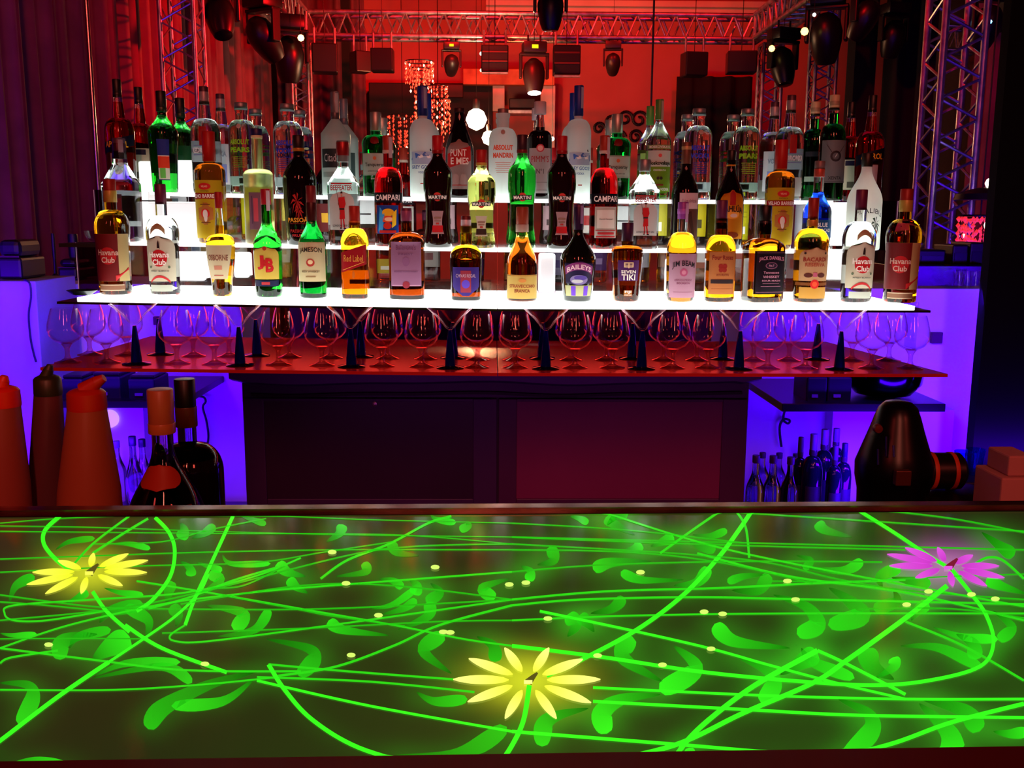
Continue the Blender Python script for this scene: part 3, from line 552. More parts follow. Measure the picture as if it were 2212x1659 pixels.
B['absinthe'] = dict(hb=.60, hn=.73, hc=.86, rn=.37, sh='round', nk=[(0, 1), (1, .85)], glass=[DKGREEN, WATER], lvl=.83, cap=('#c8b890', .38, 0, '#9c8c70', .90, .94), lip=1,
    lab=[('L', .17, .57, 1.15, '#7c8288', 'rect'), ('C', 0, .42, .42, '#1c1c22'), ('C', 0, .42, .26, '#4c5258'), ('P', [(-.1, .40), (.08, .43), (.1, .45), (-.06, .42)], '#a8b0b4'), ('P', [(-.75, .53), (-.72, .53), (-.3, .46), (-.33, .455)], '#2c3036'), ('P', [(.75, .53), (.72, .53), (.3, .46), (.33, .455)], '#2c3036'), ('T', 'XENTA', 0, .215, 1.0, .03, '#30363c'), ('R', -1.1, 1.1, .175, .18, '#2c3036')]
        +BK(.2, .25, '#9cb4a0')+BK(.45, .5, '#2c2c34'))

# ------------------------------------------------------------ the stepped display: shelf levels and distances
TZ = {1: 1.281, 2: 1.4135, 3: 1.5515}; TD = {1: 2.60, 2: 2.75, 3: 2.90}; MIR = 2.985
def dz(x): return .0135*max(0.0, -x)             # the curtain-side half of the display stands slightly proud
TN = {1: 'lowest lit shelf', 2: 'middle lit shelf', 3: 'top lit shelf'}
# id, centre px, top px, bottom px, width px, rotation, description, short
ROWS = {
1: [('havana7', 251, 394, 639, 72, 6, 'amber rum bottle with red and cream label', 'at the curtain end'),
    ('havanab', 358, 400, 636, 68, 0, 'clear rum bottle with round red emblem', 'second from the curtain end'),
    ('osborne', 481, 419, 640, 60, 0, 'golden brandy bottle tapering down to a narrow foot', 'third from the curtain end'),
    ('jb', 582, 419, 648, 60, 0, 'bright green whisky bottle with yellow label and red letters', ''),
    ('jameson', 678, 410, 648, 59, 0, 'dark green whiskey bottle with wide cream label', ''),
    ('redlabel', 769, 451, 647, 57, 0, 'square amber whisky bottle with slanted red label', ''),
    ('ballant', 880, 458, 651, 76, 0, 'broad flat whisky bottle with large mauve label', ''),
    ('chivas', 1007, 476, 654, 70, 0, 'rounded amber whisky bottle with violet shield label', ''),
    ('branca', 1127, 457, 656, 66, 0, 'pear-shaped brown brandy bottle with low gold label', ''),
    ('baileys', 1247, 452, 657, 77, 0, 'black cream liqueur bottle with arched purple band', ''),
    ('tiki', 1352, 487, 653, 68, 0, 'stout amber rum bottle with purple panel and dark cap', ''),
    ('jimbeam', 1469, 443, 654, 65, 0, 'amber bourbon bottle with pink label and violet cap', ''),
    ('fourroses', 1552, 442, 657, 64, 0, 'amber bourbon bottle with orange label and red flowers', ''),
    ('jack', 1644, 455, 659, 76, 12, 'square whiskey bottle with black label and black cap', ''),
    ('bacardi', 1746, 434, 655, 72, 0, 'golden rum bottle with round red seal on its band', ''),
    ('havanab', 1847, 418, 657, 70, 0, 'clear rum bottle with round red emblem', 'second from the column end'),
    ('havana7', 1942, 416, 657, 74, -22, 'amber rum bottle with red and cream label', 'at the column end')],
2: [('tequila', 269, 300, 522, 74, 0, 'clear square-shouldered spirit bottle with grey capsule', ''),
    ('velho', 460, 284, 524, 63, -8, 'amber cane spirit bottle with yellow label', 'towards the curtain'),
    ('limon', 563, 279, 527, 62, 0, 'frosted pale yellow liqueur bottle with navy cap', ''),
    ('passoa', 651, 294, 529, 70, 0, 'matt black liqueur bottle with red palm trees', ''),
    ('beef1', 745, 307, 532, 64, 0, 'square clear gin bottle with red guard and red-banded cap', ''),
    ('campari1', 841, 292, 530, 60, 0, 'red bitter bottle with colourful blue picture label', ''),
    ('rosso', 947, 294, 534, 62, 0, 'waisted black vermouth bottle', 'between the red bitter and the yellow vermouth'),
    ('bianco', 1040, 330, 541, 61, 0, 'waisted pale yellow vermouth bottle', ''),
    ('dry', 1127, 297, 541, 61, 0, 'waisted bright green vermouth bottle', ''),
    ('rosso', 1211, 297, 539, 62, 0, 'waisted black vermouth bottle', 'between the green vermouth and the red bitter'),
    ('campari2', 1302, 295, 538, 60, 6, 'red bitter bottle with cream text label', ''),
    ('beef2', 1388, 349, 541, 62, 0, 'square clear gin bottle with red guard and steel cap', ''),
    ('liquir', 1476, 306, 536, 57, 0, 'black liquorice liqueur bottle with brown root picture', ''),
    ('kahlua', 1572, 325, 538, 60, 0, 'dark coffee liqueur bottle with yellow arched label', ''),
    ('velho', 1678, 305, 541, 61, 0, 'amber cane spirit bottle with yellow label', 'towards the column'),
    ('bluecur', 1761, 347, 538, 60, 0, 'bright blue liqueur bottle with clear neck', ''),
    ('malibu', 1861, 335, 543, 72, -8, 'opaque white coconut rum bottle with palm print', '')],
3: [('aperol', 266, 175, 418, 60, 4, 'orange-red aperitif bottle with navy slanted band', 'at the curtain end'),
    ('genepy', 358, 192, 412, 62, -6, 'green herbal liqueur bottle with blue and red label', ''),
    ('kedr', 450, 189, 420, 61, 4, 'clear vodka bottle with purple cap and red strip', 'towards the curtain'),
    ('pear', 528, 223, 421, 57, 0, 'clear vodka bottle with lime green lettering', 'towards the curtain'),
    ('absblue', 626, 226, 423, 61, 0, 'clear vodka bottle with blue lettering', 'towards the curtain'),
    ('greygin', 728, 202, 427, 62, 0, 'frosted grey gin bottle with dark band', ''),
    ('tanq', 814, 244, 427, 58, 0, 'squat green gin bottle with red wax seal', 'towards the curtain'),
    ('goose', 915, 188, 429, 56, 0, 'white frosted vodka bottle with blue capsule and blue picture', 'beside the black vermouth'),
    ('punt', 993, 234, 429, 59, 0, 'black vermouth bottle with red and white slanted label', ''),
    ('mandrin', 1086, 235, 430, 60, 0, 'frosted vodka bottle with orange lettering', ''),
    ('pimms', 1165, 219, 430, 51, 0, 'brown cup bottle with large white label and white cap', ''),
    ('goose', 1247, 187, 433, 54, 6, 'white frosted vodka bottle with blue capsule and blue picture', 'beside the brown cup bottle'),
    ('tanq', 1330, 246, 431, 59, 0, 'squat green gin bottle with red wax seal', 'towards the column'),
    ('mosk', 1419, 216, 433, 53, 0, 'clear vodka bottle with green cap and lime green label', ''),
    ('absblue', 1504, 235, 433, 58, 0, 'clear vodka bottle with blue lettering', 'towards the column'),
    ('pear', 1607, 235, 433, 56, 0, 'clear vodka bottle with lime green lettering', 'towards the column'),
    ('kedr', 1699, 205, 433, 60, 0, 'clear vodka bottle with purple cap and red strip', 'towards the column'),
    ('absinthe', 1791, 204, 433, 54, 0, 'dark green spirit bottle with silver grey label', ''),
    ('aperol', 1872, 204, 433, 58, -8, 'orange-red aperitif bottle with navy slanted band', 'at the column end')]}
for tier, rows in ROWS.items():
    names = [r[0] for r in rows]
    for i, (bid, px, top, bot, wpx, rot, desc, where) in enumerate(rows):
        D = TD[tier]; p = P(px, bot-4, D); x = p.x; z = TZ[tier]+dz(x)
        H = P(px, top, D).z - P(px, bot, D).z; R = wpx*.5*D/F
        H += {1: .004, 2: .002, 3: .0}[tier]
        sp = dict(B[bid]); sp['rot'] = rot
        b, S = make_bottle(sp, H, R, (x, D, z))
        b['label'] = desc + (', ' + where if where else '') + ', ' + 'on the ' + TN[tier]; b['category'] = 'bottle'
        b['group'] = 'bottles in the front row of the ' + TN[tier]
        if len(b['label'].split()) > 16: b['label'] = desc + ', ' + 'on the ' + TN[tier] + (' ' + where.replace('from the', 'from') if where else '')
        c = copy_tree(b); c.location = (x, 2*MIR-D, z); c.rotation_euler = (0, 0, PI-math.radians(rot))  # added copy stands in for the bottle's mirror reflection
        c['label'] = 'mirror image of the ' + desc + ((', ' + (('nearer the' if bid in ('rosso', 'goose') else 'towards the') + (' curtain' if px < 1075 else ' column'))) if names.count(bid) > 1 else ', ' + {1: 'lowest', 2: 'middle', 3: 'top'}[tier] + ' shelf')
        for o_ in (b, c):
            for q0, q1 in ((' on the lowest lit shelf', ' lowest shelf'), (' on the middle lit shelf', ' middle shelf'), (' on the top lit shelf', ' top shelf'), ('second from the', 'second from'), (' and blue picture', '')):
                if len(o_['label'].split()) > 16: o_['label'] = o_['label'].replace(q0, q1)
        c['group'] = 'bottles in the back row behind the ' + TN[tier]

# ------------------------------------------------------------ stepped light shelves, one unit on each side of the centre seam
XL = P(165, 645, 2.47).x; XR = P(1978, 660, 2.47).x; XC = P(1075, 655, 2.47).x
END0 = P(122, 645, 2.47).x; END1 = P(2011, 664, 2.47).x
def slab(mb, x0, x1, y0, y1, z, t, mi=0):
    mb.add([(x0, y0, z-t+dz(x0)), (x1, y0, z-t+dz(x1)), (x1, y1, z-t+dz(x1)), (x0, y1, z-t+dz(x0)),
            (x0, y0, z+dz(x0)), (x1, y0, z+dz(x1)), (x1, y1, z+dz(x1)), (x0, y1, z+dz(x0))],
           [(0,3,2,1),(4,5,6,7),(0,1,5,4),(1,2,6,5),(2,3,7,6),(3,0,4,7)], mi)
def sheet(mb, x0, x1, y, z0, z1, t=.004):
    mb.add([(x0, y, z0+dz(x0)), (x1, y, z0+dz(x1)), (x1, y+t, z0+dz(x1)), (x0, y+t, z0+dz(x0)),
            (x0, y, z1+dz(x0)), (x1, y, z1+dz(x1)), (x1, y+t, z1+dz(x1)), (x0, y+t, z1+dz(x0))],
           [(0,3,2,1),(4,5,6,7),(0,1,5,4),(1,2,6,5),(2,3,7,6),(3,0,4,7)])
RISER = thin('riser_acrylic', '#e6e0e4', '#ffffff', .05, .12, 2.0, .3)
PLUM = mat('dark_plum_acrylic', '#20060f', .15, spec=.5)
for side, (a, b_) in (('curtain', (XL, XC-.001)), ('column', (XC+.001, XR))):
    root = empty('light_shelf_unit', ((a+b_)/2, 2.7, 1.25), 0, 'stepped glowing bottle display of three lit shelves on the %s side of the seam' % side, 'shelf', 'stepped light shelf units')
    ox, oy, oz = root.location
    def addp(name, fn, m):
        mb = MB(); fn(mb); mb.v = [(x-ox, y-oy, z-oz) for x, y, z in mb.v]; o = mb.build(name, m, root); return o
    in2a, in2b = (a+.04, b_) if side == 'curtain' else (a, b_-.045)
    in3a, in3b = (a+.07, b_) if side == 'curtain' else (a, b_-.10)
    addp('lit_shelf', lambda m: slab(m, a, b_, 2.475, 2.95, TZ[1], .010), LIT)
    addp('lit_shelf', lambda m: slab(m, in2a, in2b, 2.690, 2.822, TZ[2], .008), LIT)
    addp('lit_shelf', lambda m: slab(m, in3a, in3b, 2.840, 3.145, TZ[3], .007), mat('lit_top_acrylic', '#f4f6f4', .3, emit='#f4fff8', es=2.6))
    addp('rear_shelf', lambda m: slab(m, in2a, in2b, 3.150, 3.29, TZ[2], .007), CLEAR)  # added to carry the mirror-image bottles
    addp('rear_shelf', lambda m: slab(m, a, b_, 2.952, 3.47, TZ[1], .007), CLEAR)
    addp('base_panel', lambda m: slab(m, END0 if side == 'curtain' else a, b_ if side == 'curtain' else END1, 2.47, 3.47, TZ[1]-.0105, .006), PLUM)
    addp('riser', lambda m: sheet(m, in2a, in2b, 2.674, TZ[1], TZ[2]), RISER)
    addp('riser', lambda m: sheet(m, in3a, in3b, 2.824, TZ[2], TZ[3]), RISER)
# glowing light boxes that stand inside the display
def lightbox(pa, pb, D, dep, label, es):
    a = P(pa[0], pa[1], D); b = P(pb[0], pb[1], D)
    x0, x1 = min(a.x, b.x), max(a.x, b.x); z0, z1 = min(a.z, b.z), max(a.z, b.z)
    r = empty('light_box', ((x0+x1)/2, D+dep/2, z0), 0, label, 'light box', 'white light boxes inside the display'); hx = (x1-x0)/2; h = z1-z0
    MB().box((-hx, -dep/2, 0), (hx, dep/2, h), 0, .006).build('diffuser', mat('light_box_diffuser_%g' % es, '#f6f8f4', .35, emit='#f2fff6', es=es), r)
    MB().box((-hx-.003, -dep/2+.01, -.004), (hx+.003, dep/2+.003, .006)).build('base_frame', CHROME, r)
lightbox((302, 432), (350, 348), 2.99, .06, 'small white light box behind the green liqueur bottle on the top shelf', 1.0)
lightbox((384, 418), (433, 346), 2.99, .06, 'white light box between the green liqueur and the purple-capped vodka', 1.3)
lightbox((296, 520), (432, 436), 2.835, .12, 'wide white light box behind the square-shouldered spirit bottle', 1.5)
lightbox((330, 606), (440, 546), 2.70, .10, 'white light box behind the clear rum bottle nearest the curtain', 2.0)
lightbox((505, 600), (535, 546), 2.70, .05, 'narrow white light box between golden brandy and bright green whisky', 1.2)
lightbox((1792, 528), (1838, 437), 2.835, .12, 'white light box beside the blue liqueur, behind the white rum', 1.6)
lightbox((1782, 604), (1872, 548), 2.70, .10, 'white light box behind the clear rum bottle nearest the column', 2.0)
lightbox((1440, 640), (1500, 560), 2.72, .05, 'white light box behind the pink-labelled bourbon bottle', 1.1)
lightbox((1164, 632), (1200, 548), 2.70, .05, 'white light box between the gold-labelled brandy and the cream liqueur', 1.0)
# clear end panels
def panel(name, pts, D, label):
    a = P(*pts[0], D); b = P(*pts[1], D); mb = MB()
    mb.box((a.x, D, b.z), (b.x, D+.006, a.z)); o = mb.build(name, thin('smoked_acrylic', '#8a5a78', '#c0a0b8', .06, .05, 2.0, .3))
    mb = MB(); mb.box((a.x-.0015, D-.001, b.z), (a.x, D+.007, a.z)) if pts[0][0] < 1000 else mb.box((b.x, D-.001, b.z), (b.x+.0015, D+.007, a.z))
    mb.build('edge_highlight', mat('edge_highlight', '#c8a8c0', .2, emit='#b090b0', es=.25), o); tag(o, label, 'panel')  # highlight along the panel edge put in as weak emission
panel('acrylic_end_panel', [(203, 410), (236, 522)], 2.80, 'purple-tinted acrylic panel at the curtain end of the middle shelf')
panel('acrylic_end_panel', [(164, 524), (218, 628)], 2.71, 'tall purple-tinted acrylic panel at the curtain end of the lowest shelf')
panel('acrylic_end_panel', [(1896, 434), (1932, 541)], 2.80, 'smoked acrylic panel at the column end beside the white rum bottle')
# small things at the curtain end of the lowest shelf
for i, (px, py, r_, lb) in enumerate([(178, 634, .038, 'black saucer at the curtain end of the lowest lit shelf')]):
    p = P(px, py, 2.55); mb = MB(); zz = TZ[1]+dz(p.x)
    mb.lathe([(r_*.5, 0), (r_*.6, .001), (r_, .012), (r_*.96, .013), (r_*.55, .005), (.001, .004)], 32, close=False)
    o = mb.build('saucer', BLACK); o.location = (p.x, 2.55, zz+.0004); tag(o, lb, 'saucer')
p = P(208, 528, 2.78); mb = MB(); mb.lathe([(.012, 0), (.02, .004), (.028, .018), (.03, .03), (.027, .03), (.02, .01), (.001, .006)], 28, close=False)
o = mb.build('glass_dish', CLEAR); o.location = (P(208, 528, 2.76).x, 2.76, TZ[2]+.013); tag(o, 'small clear glass dish at the curtain end of the middle shelf', 'dish')
MB().box((-.06, -.1, -.012), (.05, .03, -.002)).build('dish_stand', BLACK, o)

# ------------------------------------------------------------ mirrored red shelf with the glasses
GZ = 1.128; GD = 2.42; GDR = 2.60
gl_l = P(86, 786, 2.335); gl_r = P(2048, 804, 2.335)
SHELFM = mat('red_gloss_shelf', '#d02c1c', .25, .25)
root = empty('glass_shelf', (0, 2.6, GZ), 0, 'long glossy red-brown shelf carrying the upturned row of glasses below the lit display', 'shelf')
def zg(x): return .0100*max(0, -x)
for i, (a, b_) in enumerate(((gl_l.x, XC-.001), (XC+.001, gl_r.x))):
    mb = MB(); ya, yb = 2.335, 2.960
    ea, eb = (a+.05, b_) if i == 0 else (a, b_-.09)
    vs = [(a, ya-2.6, zg(a)-.008), (b_, ya-2.6, zg(b_)-.008), (eb, yb-2.6, zg(b_)-.008), (ea, yb-2.6, zg(a)-.008)]
    vs += [(x, y, z+.008) for x, y, z in vs]
    mb.add(vs, [(0,3,2,1),(4,5,6,7),(0,1,5,4),(1,2,6,5),(2,3,7,6),(3,0,4,7)])
    mb.build('shelf_panel', SHELFM, root)
for px in (1975,):
    p = P(px, 700, 2.8); MB().box((p.x, .19, .0), (p.x+.005, .26, TZ[1]-.017-GZ)).build('glass_support', CLEAR, root)
MB().box((END0+.03, .19, .012), (END0+.035, .26, TZ[1]-.017-GZ)).build('glass_support', CLEAR, root)
GLS = thin('drinking_glass', '#fdfafc', '#ffe4ea', .025, .03, 4.0, .85)
FOOTM = thin('drinking_glass_foot', '#f4e0e4', '#ffb8b0', .12, .10, 1.8, .7)
def snifter():
    r = empty('brandy_glass', (0, 0, 0))
    mb = MB(); pr = [(.004, .045), (.016, .048), (.030, .056), (.040, .068), (.0432, .080), (.042, .095), (.037, .115), (.0315, .133), (.0305, .134), (.0362, .115), (.041, .095), (.0420, .080), (.0388, .069), (.029, .058), (.015, .0505), (.002, .0495)]
    mb.lathe(pr, 32, close=False); mb.build('bowl', GLS, r)
    mb = MB(); mb.lathe([(.0315, .0), (.0318, .0012), (.020, .004), (.008, .010), (.0052, .020), (.0058, .034), (.010, .042), (.014, .0475)], 28); mb.build('stem', FOOTM, r)
    return r
COB = mat('cobalt_glass', '#0414a0', .08, trans=.55, ior=1.3)
def martini_glass():
    r = empty('cocktail_glass', (0, 0, 0))
    mb = MB(); mb.lathe([(.003, .094), (.012, .101), (.030, .124), (.0565, .1485), (.0555, .1492), (.029, .1262), (.011, .1035), (.001, .0985)], 36, close=False); mb.build('bowl', GLS, r)
    mb = MB(); mb.lathe([(.0135, .004), (.0125, .02), (.0095, .05), (.006, .082), (.0042, .095)], 24); mb.build('stem', COB, r)
    mb = MB(); mb.lathe([(.034, 0), (.0345, .0018), (.02, .0045), (.0125, .006)], 28); mb.build('foot', mat('black_glass', '#06060c', .08), r)
    return r
sn = snifter(); ms = martini_glass(); first = {'s': True, 'm': True}
SNX = [147, 232, 383, 464, 602, 696, 825, 911, 1030, 1113, 1242, 1323, 1453, 1529, 1658, 1739, 1882, 1966]
MGX = [300, 522, 761, 973, 1178, 1384, 1593, 1809]
def nearest_bottle(px):
    nm = {251: 'end amber rum', 358: 'clear rum', 481: 'golden brandy', 582: 'green yellow-label whisky', 678: 'dark green whiskey', 769: 'square red-label whisky', 880: 'flat mauve-label whisky', 1007: 'violet-label whisky',
          1127: 'gold-label brandy', 1247: 'black cream liqueur', 1352: 'stout rum', 1469: 'pink-label bourbon', 1552: 'orange-label bourbon', 1644: 'black-label whiskey', 1746: 'red-seal rum', 1847: 'clear rum', 1942: 'end amber rum'}
    k = min(nm, key=lambda q: abs(q-px)); s_ = nm[k]
    if k in (358, 251): s_ += ', curtain side'
    if k in (1847, 1942): s_ += ', column side'
    return s_, k
def place(kind, px, D, front, nth):
    src = sn if kind == 's' else ms
    if first[kind]: o = src; first[kind] = False
    else: o = copy_tree(src)
    x = P(px, 785, GD).x; o.location = (x, D, GZ+zg(x)+.0005); o.rotation_euler = (0, 0, random.uniform(0, 6))
    nb, k = nearest_bottle(px); rel = 'just right of' if px > k+25 else ('just left of' if px < k-25 else 'under')
    thing_ = 'round-bowled brandy glass' if kind == 's' else 'blue-stemmed martini glass'
    o['label'] = '%s %s, %s the %s' % ('front-row' if front else 'mirror-image', thing_, rel, nb)
    o['category'] = 'glass'; o['group'] = ('brandy glasses' if kind == 's' else 'blue-stemmed martini glasses') + (' in the front row' if front else ' in the mirror image')
for i, px in enumerate(SNX): place('s', px, GD, True, i)
for i, px in enumerate(MGX): place('m', px, GD-.015, True, i)
for i, px in enumerate(SNX): place('s', px, GDR-.045, False, i)  # added copies stand in for the glasses' mirror reflections
for i, px in enumerate(MGX): place('m', px, GDR-.02, False, i)

# ------------------------------------------------------------ dark cabinet under the display
CAB = noisy('cabinet_lacquer', '#3c2450', '#442a58', 3, .42)
DOORL = noisy('cabinet_door_dark', '#2c1634', '#321a3a', 3, .4)
DOORR = noisy('cabinet_door_lit', '#7a2854', '#82305c', 3, .45)  # lit maroon tone of the column-side door put into its colour
cd = 3.0
def wav(px, k): return 3.0*math.sin(px/95.0+k)+1.8*math.sin(px/47.0+1.3*k)
cab = empty('bar_cabinet', (0, cd, 0), 0, 'wide dark cabinet with wavy cornice and two framed doors under the glasses', 'cabinet')
xl, xr, xm = P(524, 950, cd).x, P(1616, 950, cd).x, P(1075, 950, cd).x
ztop = P(1075, 826, cd).z
MB().box((xl, 0.02, 0), (xr, .5, ztop+.015)).build('carcass', CAB, cab)
mb = MB(); vs = []; fs = []; N = 60     # cornice; mirror distortion put into its wavy lower line
for i in range(N+1):
    px = 500+(1640-500)*i/N; t = P(px, 797, cd); bt = P(px, 822+wav(px, .6)*(1 if 560 < px < 1600 else 0), cd)
    e = min(1, min(i, N-i)/2.0); zt = t.z; zb = bt.z+(1-e)*.012
    vs += [(t.x, -.035, zt), (t.x, -.035, zb), (t.x, .0, zb-.012), (t.x, .10, zb-.012), (t.x, .10, zt)]
for i in range(N):
    for k in range(4): a = i*5+k; fs.append((a, a+1, a+6, a+5))
    fs.append((i*5+4, i*5, i*5+5, i*5+9))
fs += [(0, 4, 3, 2, 1), tuple(N*5+k for k in range(5))]
mb.add(vs, fs); mb.build('cornice', noisy('cornice_lacquer', '#583c78', '#644888', 3, .4), cab)
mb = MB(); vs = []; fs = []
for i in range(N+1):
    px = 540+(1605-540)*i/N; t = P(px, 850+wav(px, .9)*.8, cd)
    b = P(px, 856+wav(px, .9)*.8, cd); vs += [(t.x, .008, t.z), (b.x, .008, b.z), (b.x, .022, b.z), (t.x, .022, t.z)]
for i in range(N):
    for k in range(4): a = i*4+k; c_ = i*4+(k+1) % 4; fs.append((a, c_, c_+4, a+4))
mb.add(vs, fs); mb.build('dark_bead', mat('bead_black', '#06030a', .5), cab)  # wavy black bead below the cornice
def door(px0, px1, m, ipx0, ipx1):
    x0, x1 = P(px0, 950, cd).x, P(px1, 950, cd).x; i0, i1 = P(ipx0, 950, cd).x, P(ipx1, 950, cd).x
    zt = P(1075, 862, cd).z; zb = .16; it = zt-.008; ib = P(1075, 1078, cd).z
    mb = MB(); mb.box((x0, 0, zb), (i0, .02, zt), 0, .002); mb.box((i1, 0, zb), (x1, .02, zt), 0, .002); mb.box((i0, 0, it), (i1, .02, zt), 0, .001); mb.box((i0, 0, zb), (i1, .02, ib), 0, .002)
    fr = mb.build('door', CAB if m is DOORL else noisy('door_frame_lit', '#482048', '#502650', 3, .42), cab)
    mb = MB(); mb.box((i0, .006, ib), (i1, .014, it)); mb.build('door_panel', m, fr); return fr
d1 = door(528, 1073, DOORL, 572, 1022); d2 = door(1077, 1612, DOORR, 1116, 1559)
p = P(809, 873, cd); mb = MB(); mb.lathe([(.0075, 0), (.0075, -.005), (.003, -.006), (.0028, -.002), (.001, -.002)], 20, 0, (p.x, .006, p.z), 'y'); mb.build('door_lock', mat('lock_nickel', '#b0a0a0', .3, .8), d1)
# plum back panel between the glasses and the cabinet
a = P(560, 800, 3.02); b = P(1600, 800, 3.02)
mb = MB(); mb.box((a.x, 3.50, .9), (b.x, 3.52, 1.262)); tag(mb.build('rear_fascia', noisy('plum_back_panel', '#5c1c38', '#6c2040', 2.2, .35)), 'dark plum panel closing the space behind the glasses', 'panel')

# ------------------------------------------------------------ white bar furniture washed in blue
WHITE = noisy('white_laminate', '#e4e2ea', '#efedf2', 4, .5)
def furn(name, pa, pb, D, dep, label, cat, m=WHITE, z0=0.0, bev=.004, px_off=0):
    a = P(pa[0], pa[1], D); b = P(pb[0], pb[1], D); o = MB().box((a.x, 0, z0), (b.x, dep, a.z), 0, bev).build(name, m); o.location = (0, D, 0)
    return tag(o, label, cat)
furn('back_counter', (-60, 612), (519, 612), 3.95, .5, 'long white counter washed in blue light on the curtain side', 'counter')
furn('back_counter', (1600, 622), (2240, 634), 3.95, .5, 'long white counter washed in blue light on the column side', 'counter')
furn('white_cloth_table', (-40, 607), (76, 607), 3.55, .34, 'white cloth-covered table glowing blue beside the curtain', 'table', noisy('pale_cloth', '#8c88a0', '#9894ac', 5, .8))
# table edge bead and panels on the counters
for (x0, y0, x1, y1, D, nm) in ((82, 640, 520, 643, 3.94, 'edge'), (1620, 648, 2150, 651, 3.94, 'edge')):
    pass
def slabpx(name, pa, pb, D, dep, label, cat, m, kind=None):
    a = P(pa[0], pa[1], D); b = P(pb[0], pb[1], D); cx = (a.x+b.x)/2
    o = MB().box((a.x-cx, 0, b.z-a.z), (b.x-cx, dep, 0), 0, .002).build(name, m); o.location = (cx, D, a.z); return tag(o, label, cat, None, kind)
# back-bar ledges with bottles and machines
DARK = mat('dark_worktop', '#08060e', .3)
LW = noisy('violet_lit_splashback', '#f0e6f4', '#e6dcf0', 3, .5)
sp1 = slabpx('splashback', (60, 872), (322, 1100), 3.86, .089, 'pale splashback lit violet behind the juice carafes', 'splashback', LW)
c0 = P(236, 905, 3.85); mb = MB(); mb.lathe([(.036, 0), (.036, -.012), (.030, -.014), (.001, -.014)], 32, 0, (0, 0, 0), 'y', close=False); o = mb.build('wall_lamp', mat('lamp_violet', '#ffffff', .4, emit='#d0a0ff', es=.9)); o.location = (c0.x, 3.86, c0.z)
tag(o, 'round pale wall lamp on the violet splashback', 'lamp')
sp2 = slabpx('splashback', (1800, 885), (2045, 1100), 3.86, .089, 'pale splashback lit violet behind the black machine', 'splashback', LW)
slabpx('work_ledge', (95, 866), (392, 882), 3.4, .549, 'dark ledge under the glass shelf on the curtain side', 'shelf', DARK)
slabpx('work_ledge', (1690, 872), (2042, 890), 3.4, .549, 'dark ledge under the glass shelf on the column side', 'shelf', DARK)
def boxes_on(pxs, D, base_y, label, cat, name, m=BLACK):
    for (x0, x1, top, lb) in pxs:
        a = P(x0, top, D); b = P(x1, base_y, D)
        r = empty(name, ((a.x+b.x)/2, D, b.z+.0005), 0, lb, cat)
        h = a.z-b.z; hx = (b.x-a.x)/2
        MB().box((-hx, 0, 0), (hx, .16, h*.86), 0, .006).build('housing', m, r)
        MB().box((-hx*.92, .01, h*.86), (hx*.92, .15, h), 0, .004).build('lid', mat('soft_black', '#101018', .35), r)
        MB().box((-hx*.5, -.003, h*.2), (hx*.1, 0, h*.3)).build('nameplate', mat('plate_violet', '#8858b8', .4), r)
boxes_on([(130, 180, 812, 'squat black container on the dark ledge nearest the curtain'), (195, 262, 806, 'wide dark container on the ledge, middle of three'), (275, 335, 812, 'dark container on the ledge nearest the liquor bottles')], 3.45, 866, '', 'container', 'storage_container', mat('navy_plastic', '#141032', .4))
boxes_on([(1745, 1785, 806, 'narrow dark machine on the ledge beside the plum cabinet'), (1790, 1838, 806, 'dark boxy machine beside the black steel bowl')], 3.45, 872, '', 'machine', 'bar_machine', mat('navy_black', '#0a0820', .35))
# big steel bowl on the dark ledge
p = P(1918, 882, 3.5); mb = MB(); mb.lathe([(.05, 0), (.10, .01), (.135, .05), (.142, .105), (.137, .105), (.128, .05), (.09, .02), (.001, .016)], 48, close=False)
o = mb.build('steel_bowl', mat('dark_steel', '#202028', .12, 1.)); o.location = (p.x, 3.56, P(1918, 872, 3.4).z+.001); tag(o, 'large dark steel bowl on the ledge above the black machine', 'bowl')
# cables
def cable(pts, D, r, label, m=BLACK):
    q = [P(x, y, D) for x, y in pts]; sm = []
    for i in range(len(q)-1):
        p0, p1, p2, p3 = q[max(0, i-1)], q[i], q[i+1], q[min(len(q)-1, i+2)]
        for k in range(6):
            t = k/6; sm.append(.5*((2*p1)+(p2-p0)*t+(2*p0-5*p1+4*p2-p3)*t*t+(3*p1-p0-3*p2+p3)*t**3))
    sm.append(q[-1]); mb = MB(); mb.path(sm, r, 6); return tag(mb.build('cable', m), label, 'cable')
NAVY = mat('navy_cable', '#10062c', .5)
cable([(52, 604), (64, 612), (67, 640), (62, 680), (66, 730), (72, 760), (78, 782)], 3.53, .004, 'dark cable hanging down the white table by the curtain', NAVY)
cable([(425, 856), (440, 858), (444, 868), (438, 880), (446, 910), (450, 945), (444, 975)], 3.92, .005, 'thin cable on the blue counter behind the liquor bottles', NAVY)
cable([(1697, 880), (1692, 905), (1702, 915), (1706, 908), (1692, 906), (1684, 925), (1688, 965)], 3.92, .005, 'curled cable hanging under the ledge beside the cabinet', NAVY)
slabpx('wall_socket', (330, 684), (344, 702), 3.93, .0199, 'small dark socket on the blue counter below the rum bottles', 'socket', mat('socket_plum', '#4a0c40', .5))
slabpx('wall_socket', (2014, 718), (2036, 742), 3.93, .0199, 'small dark socket on the blue counter near the column', 'socket', mat('socket_plum', '#4a0c40', .5))
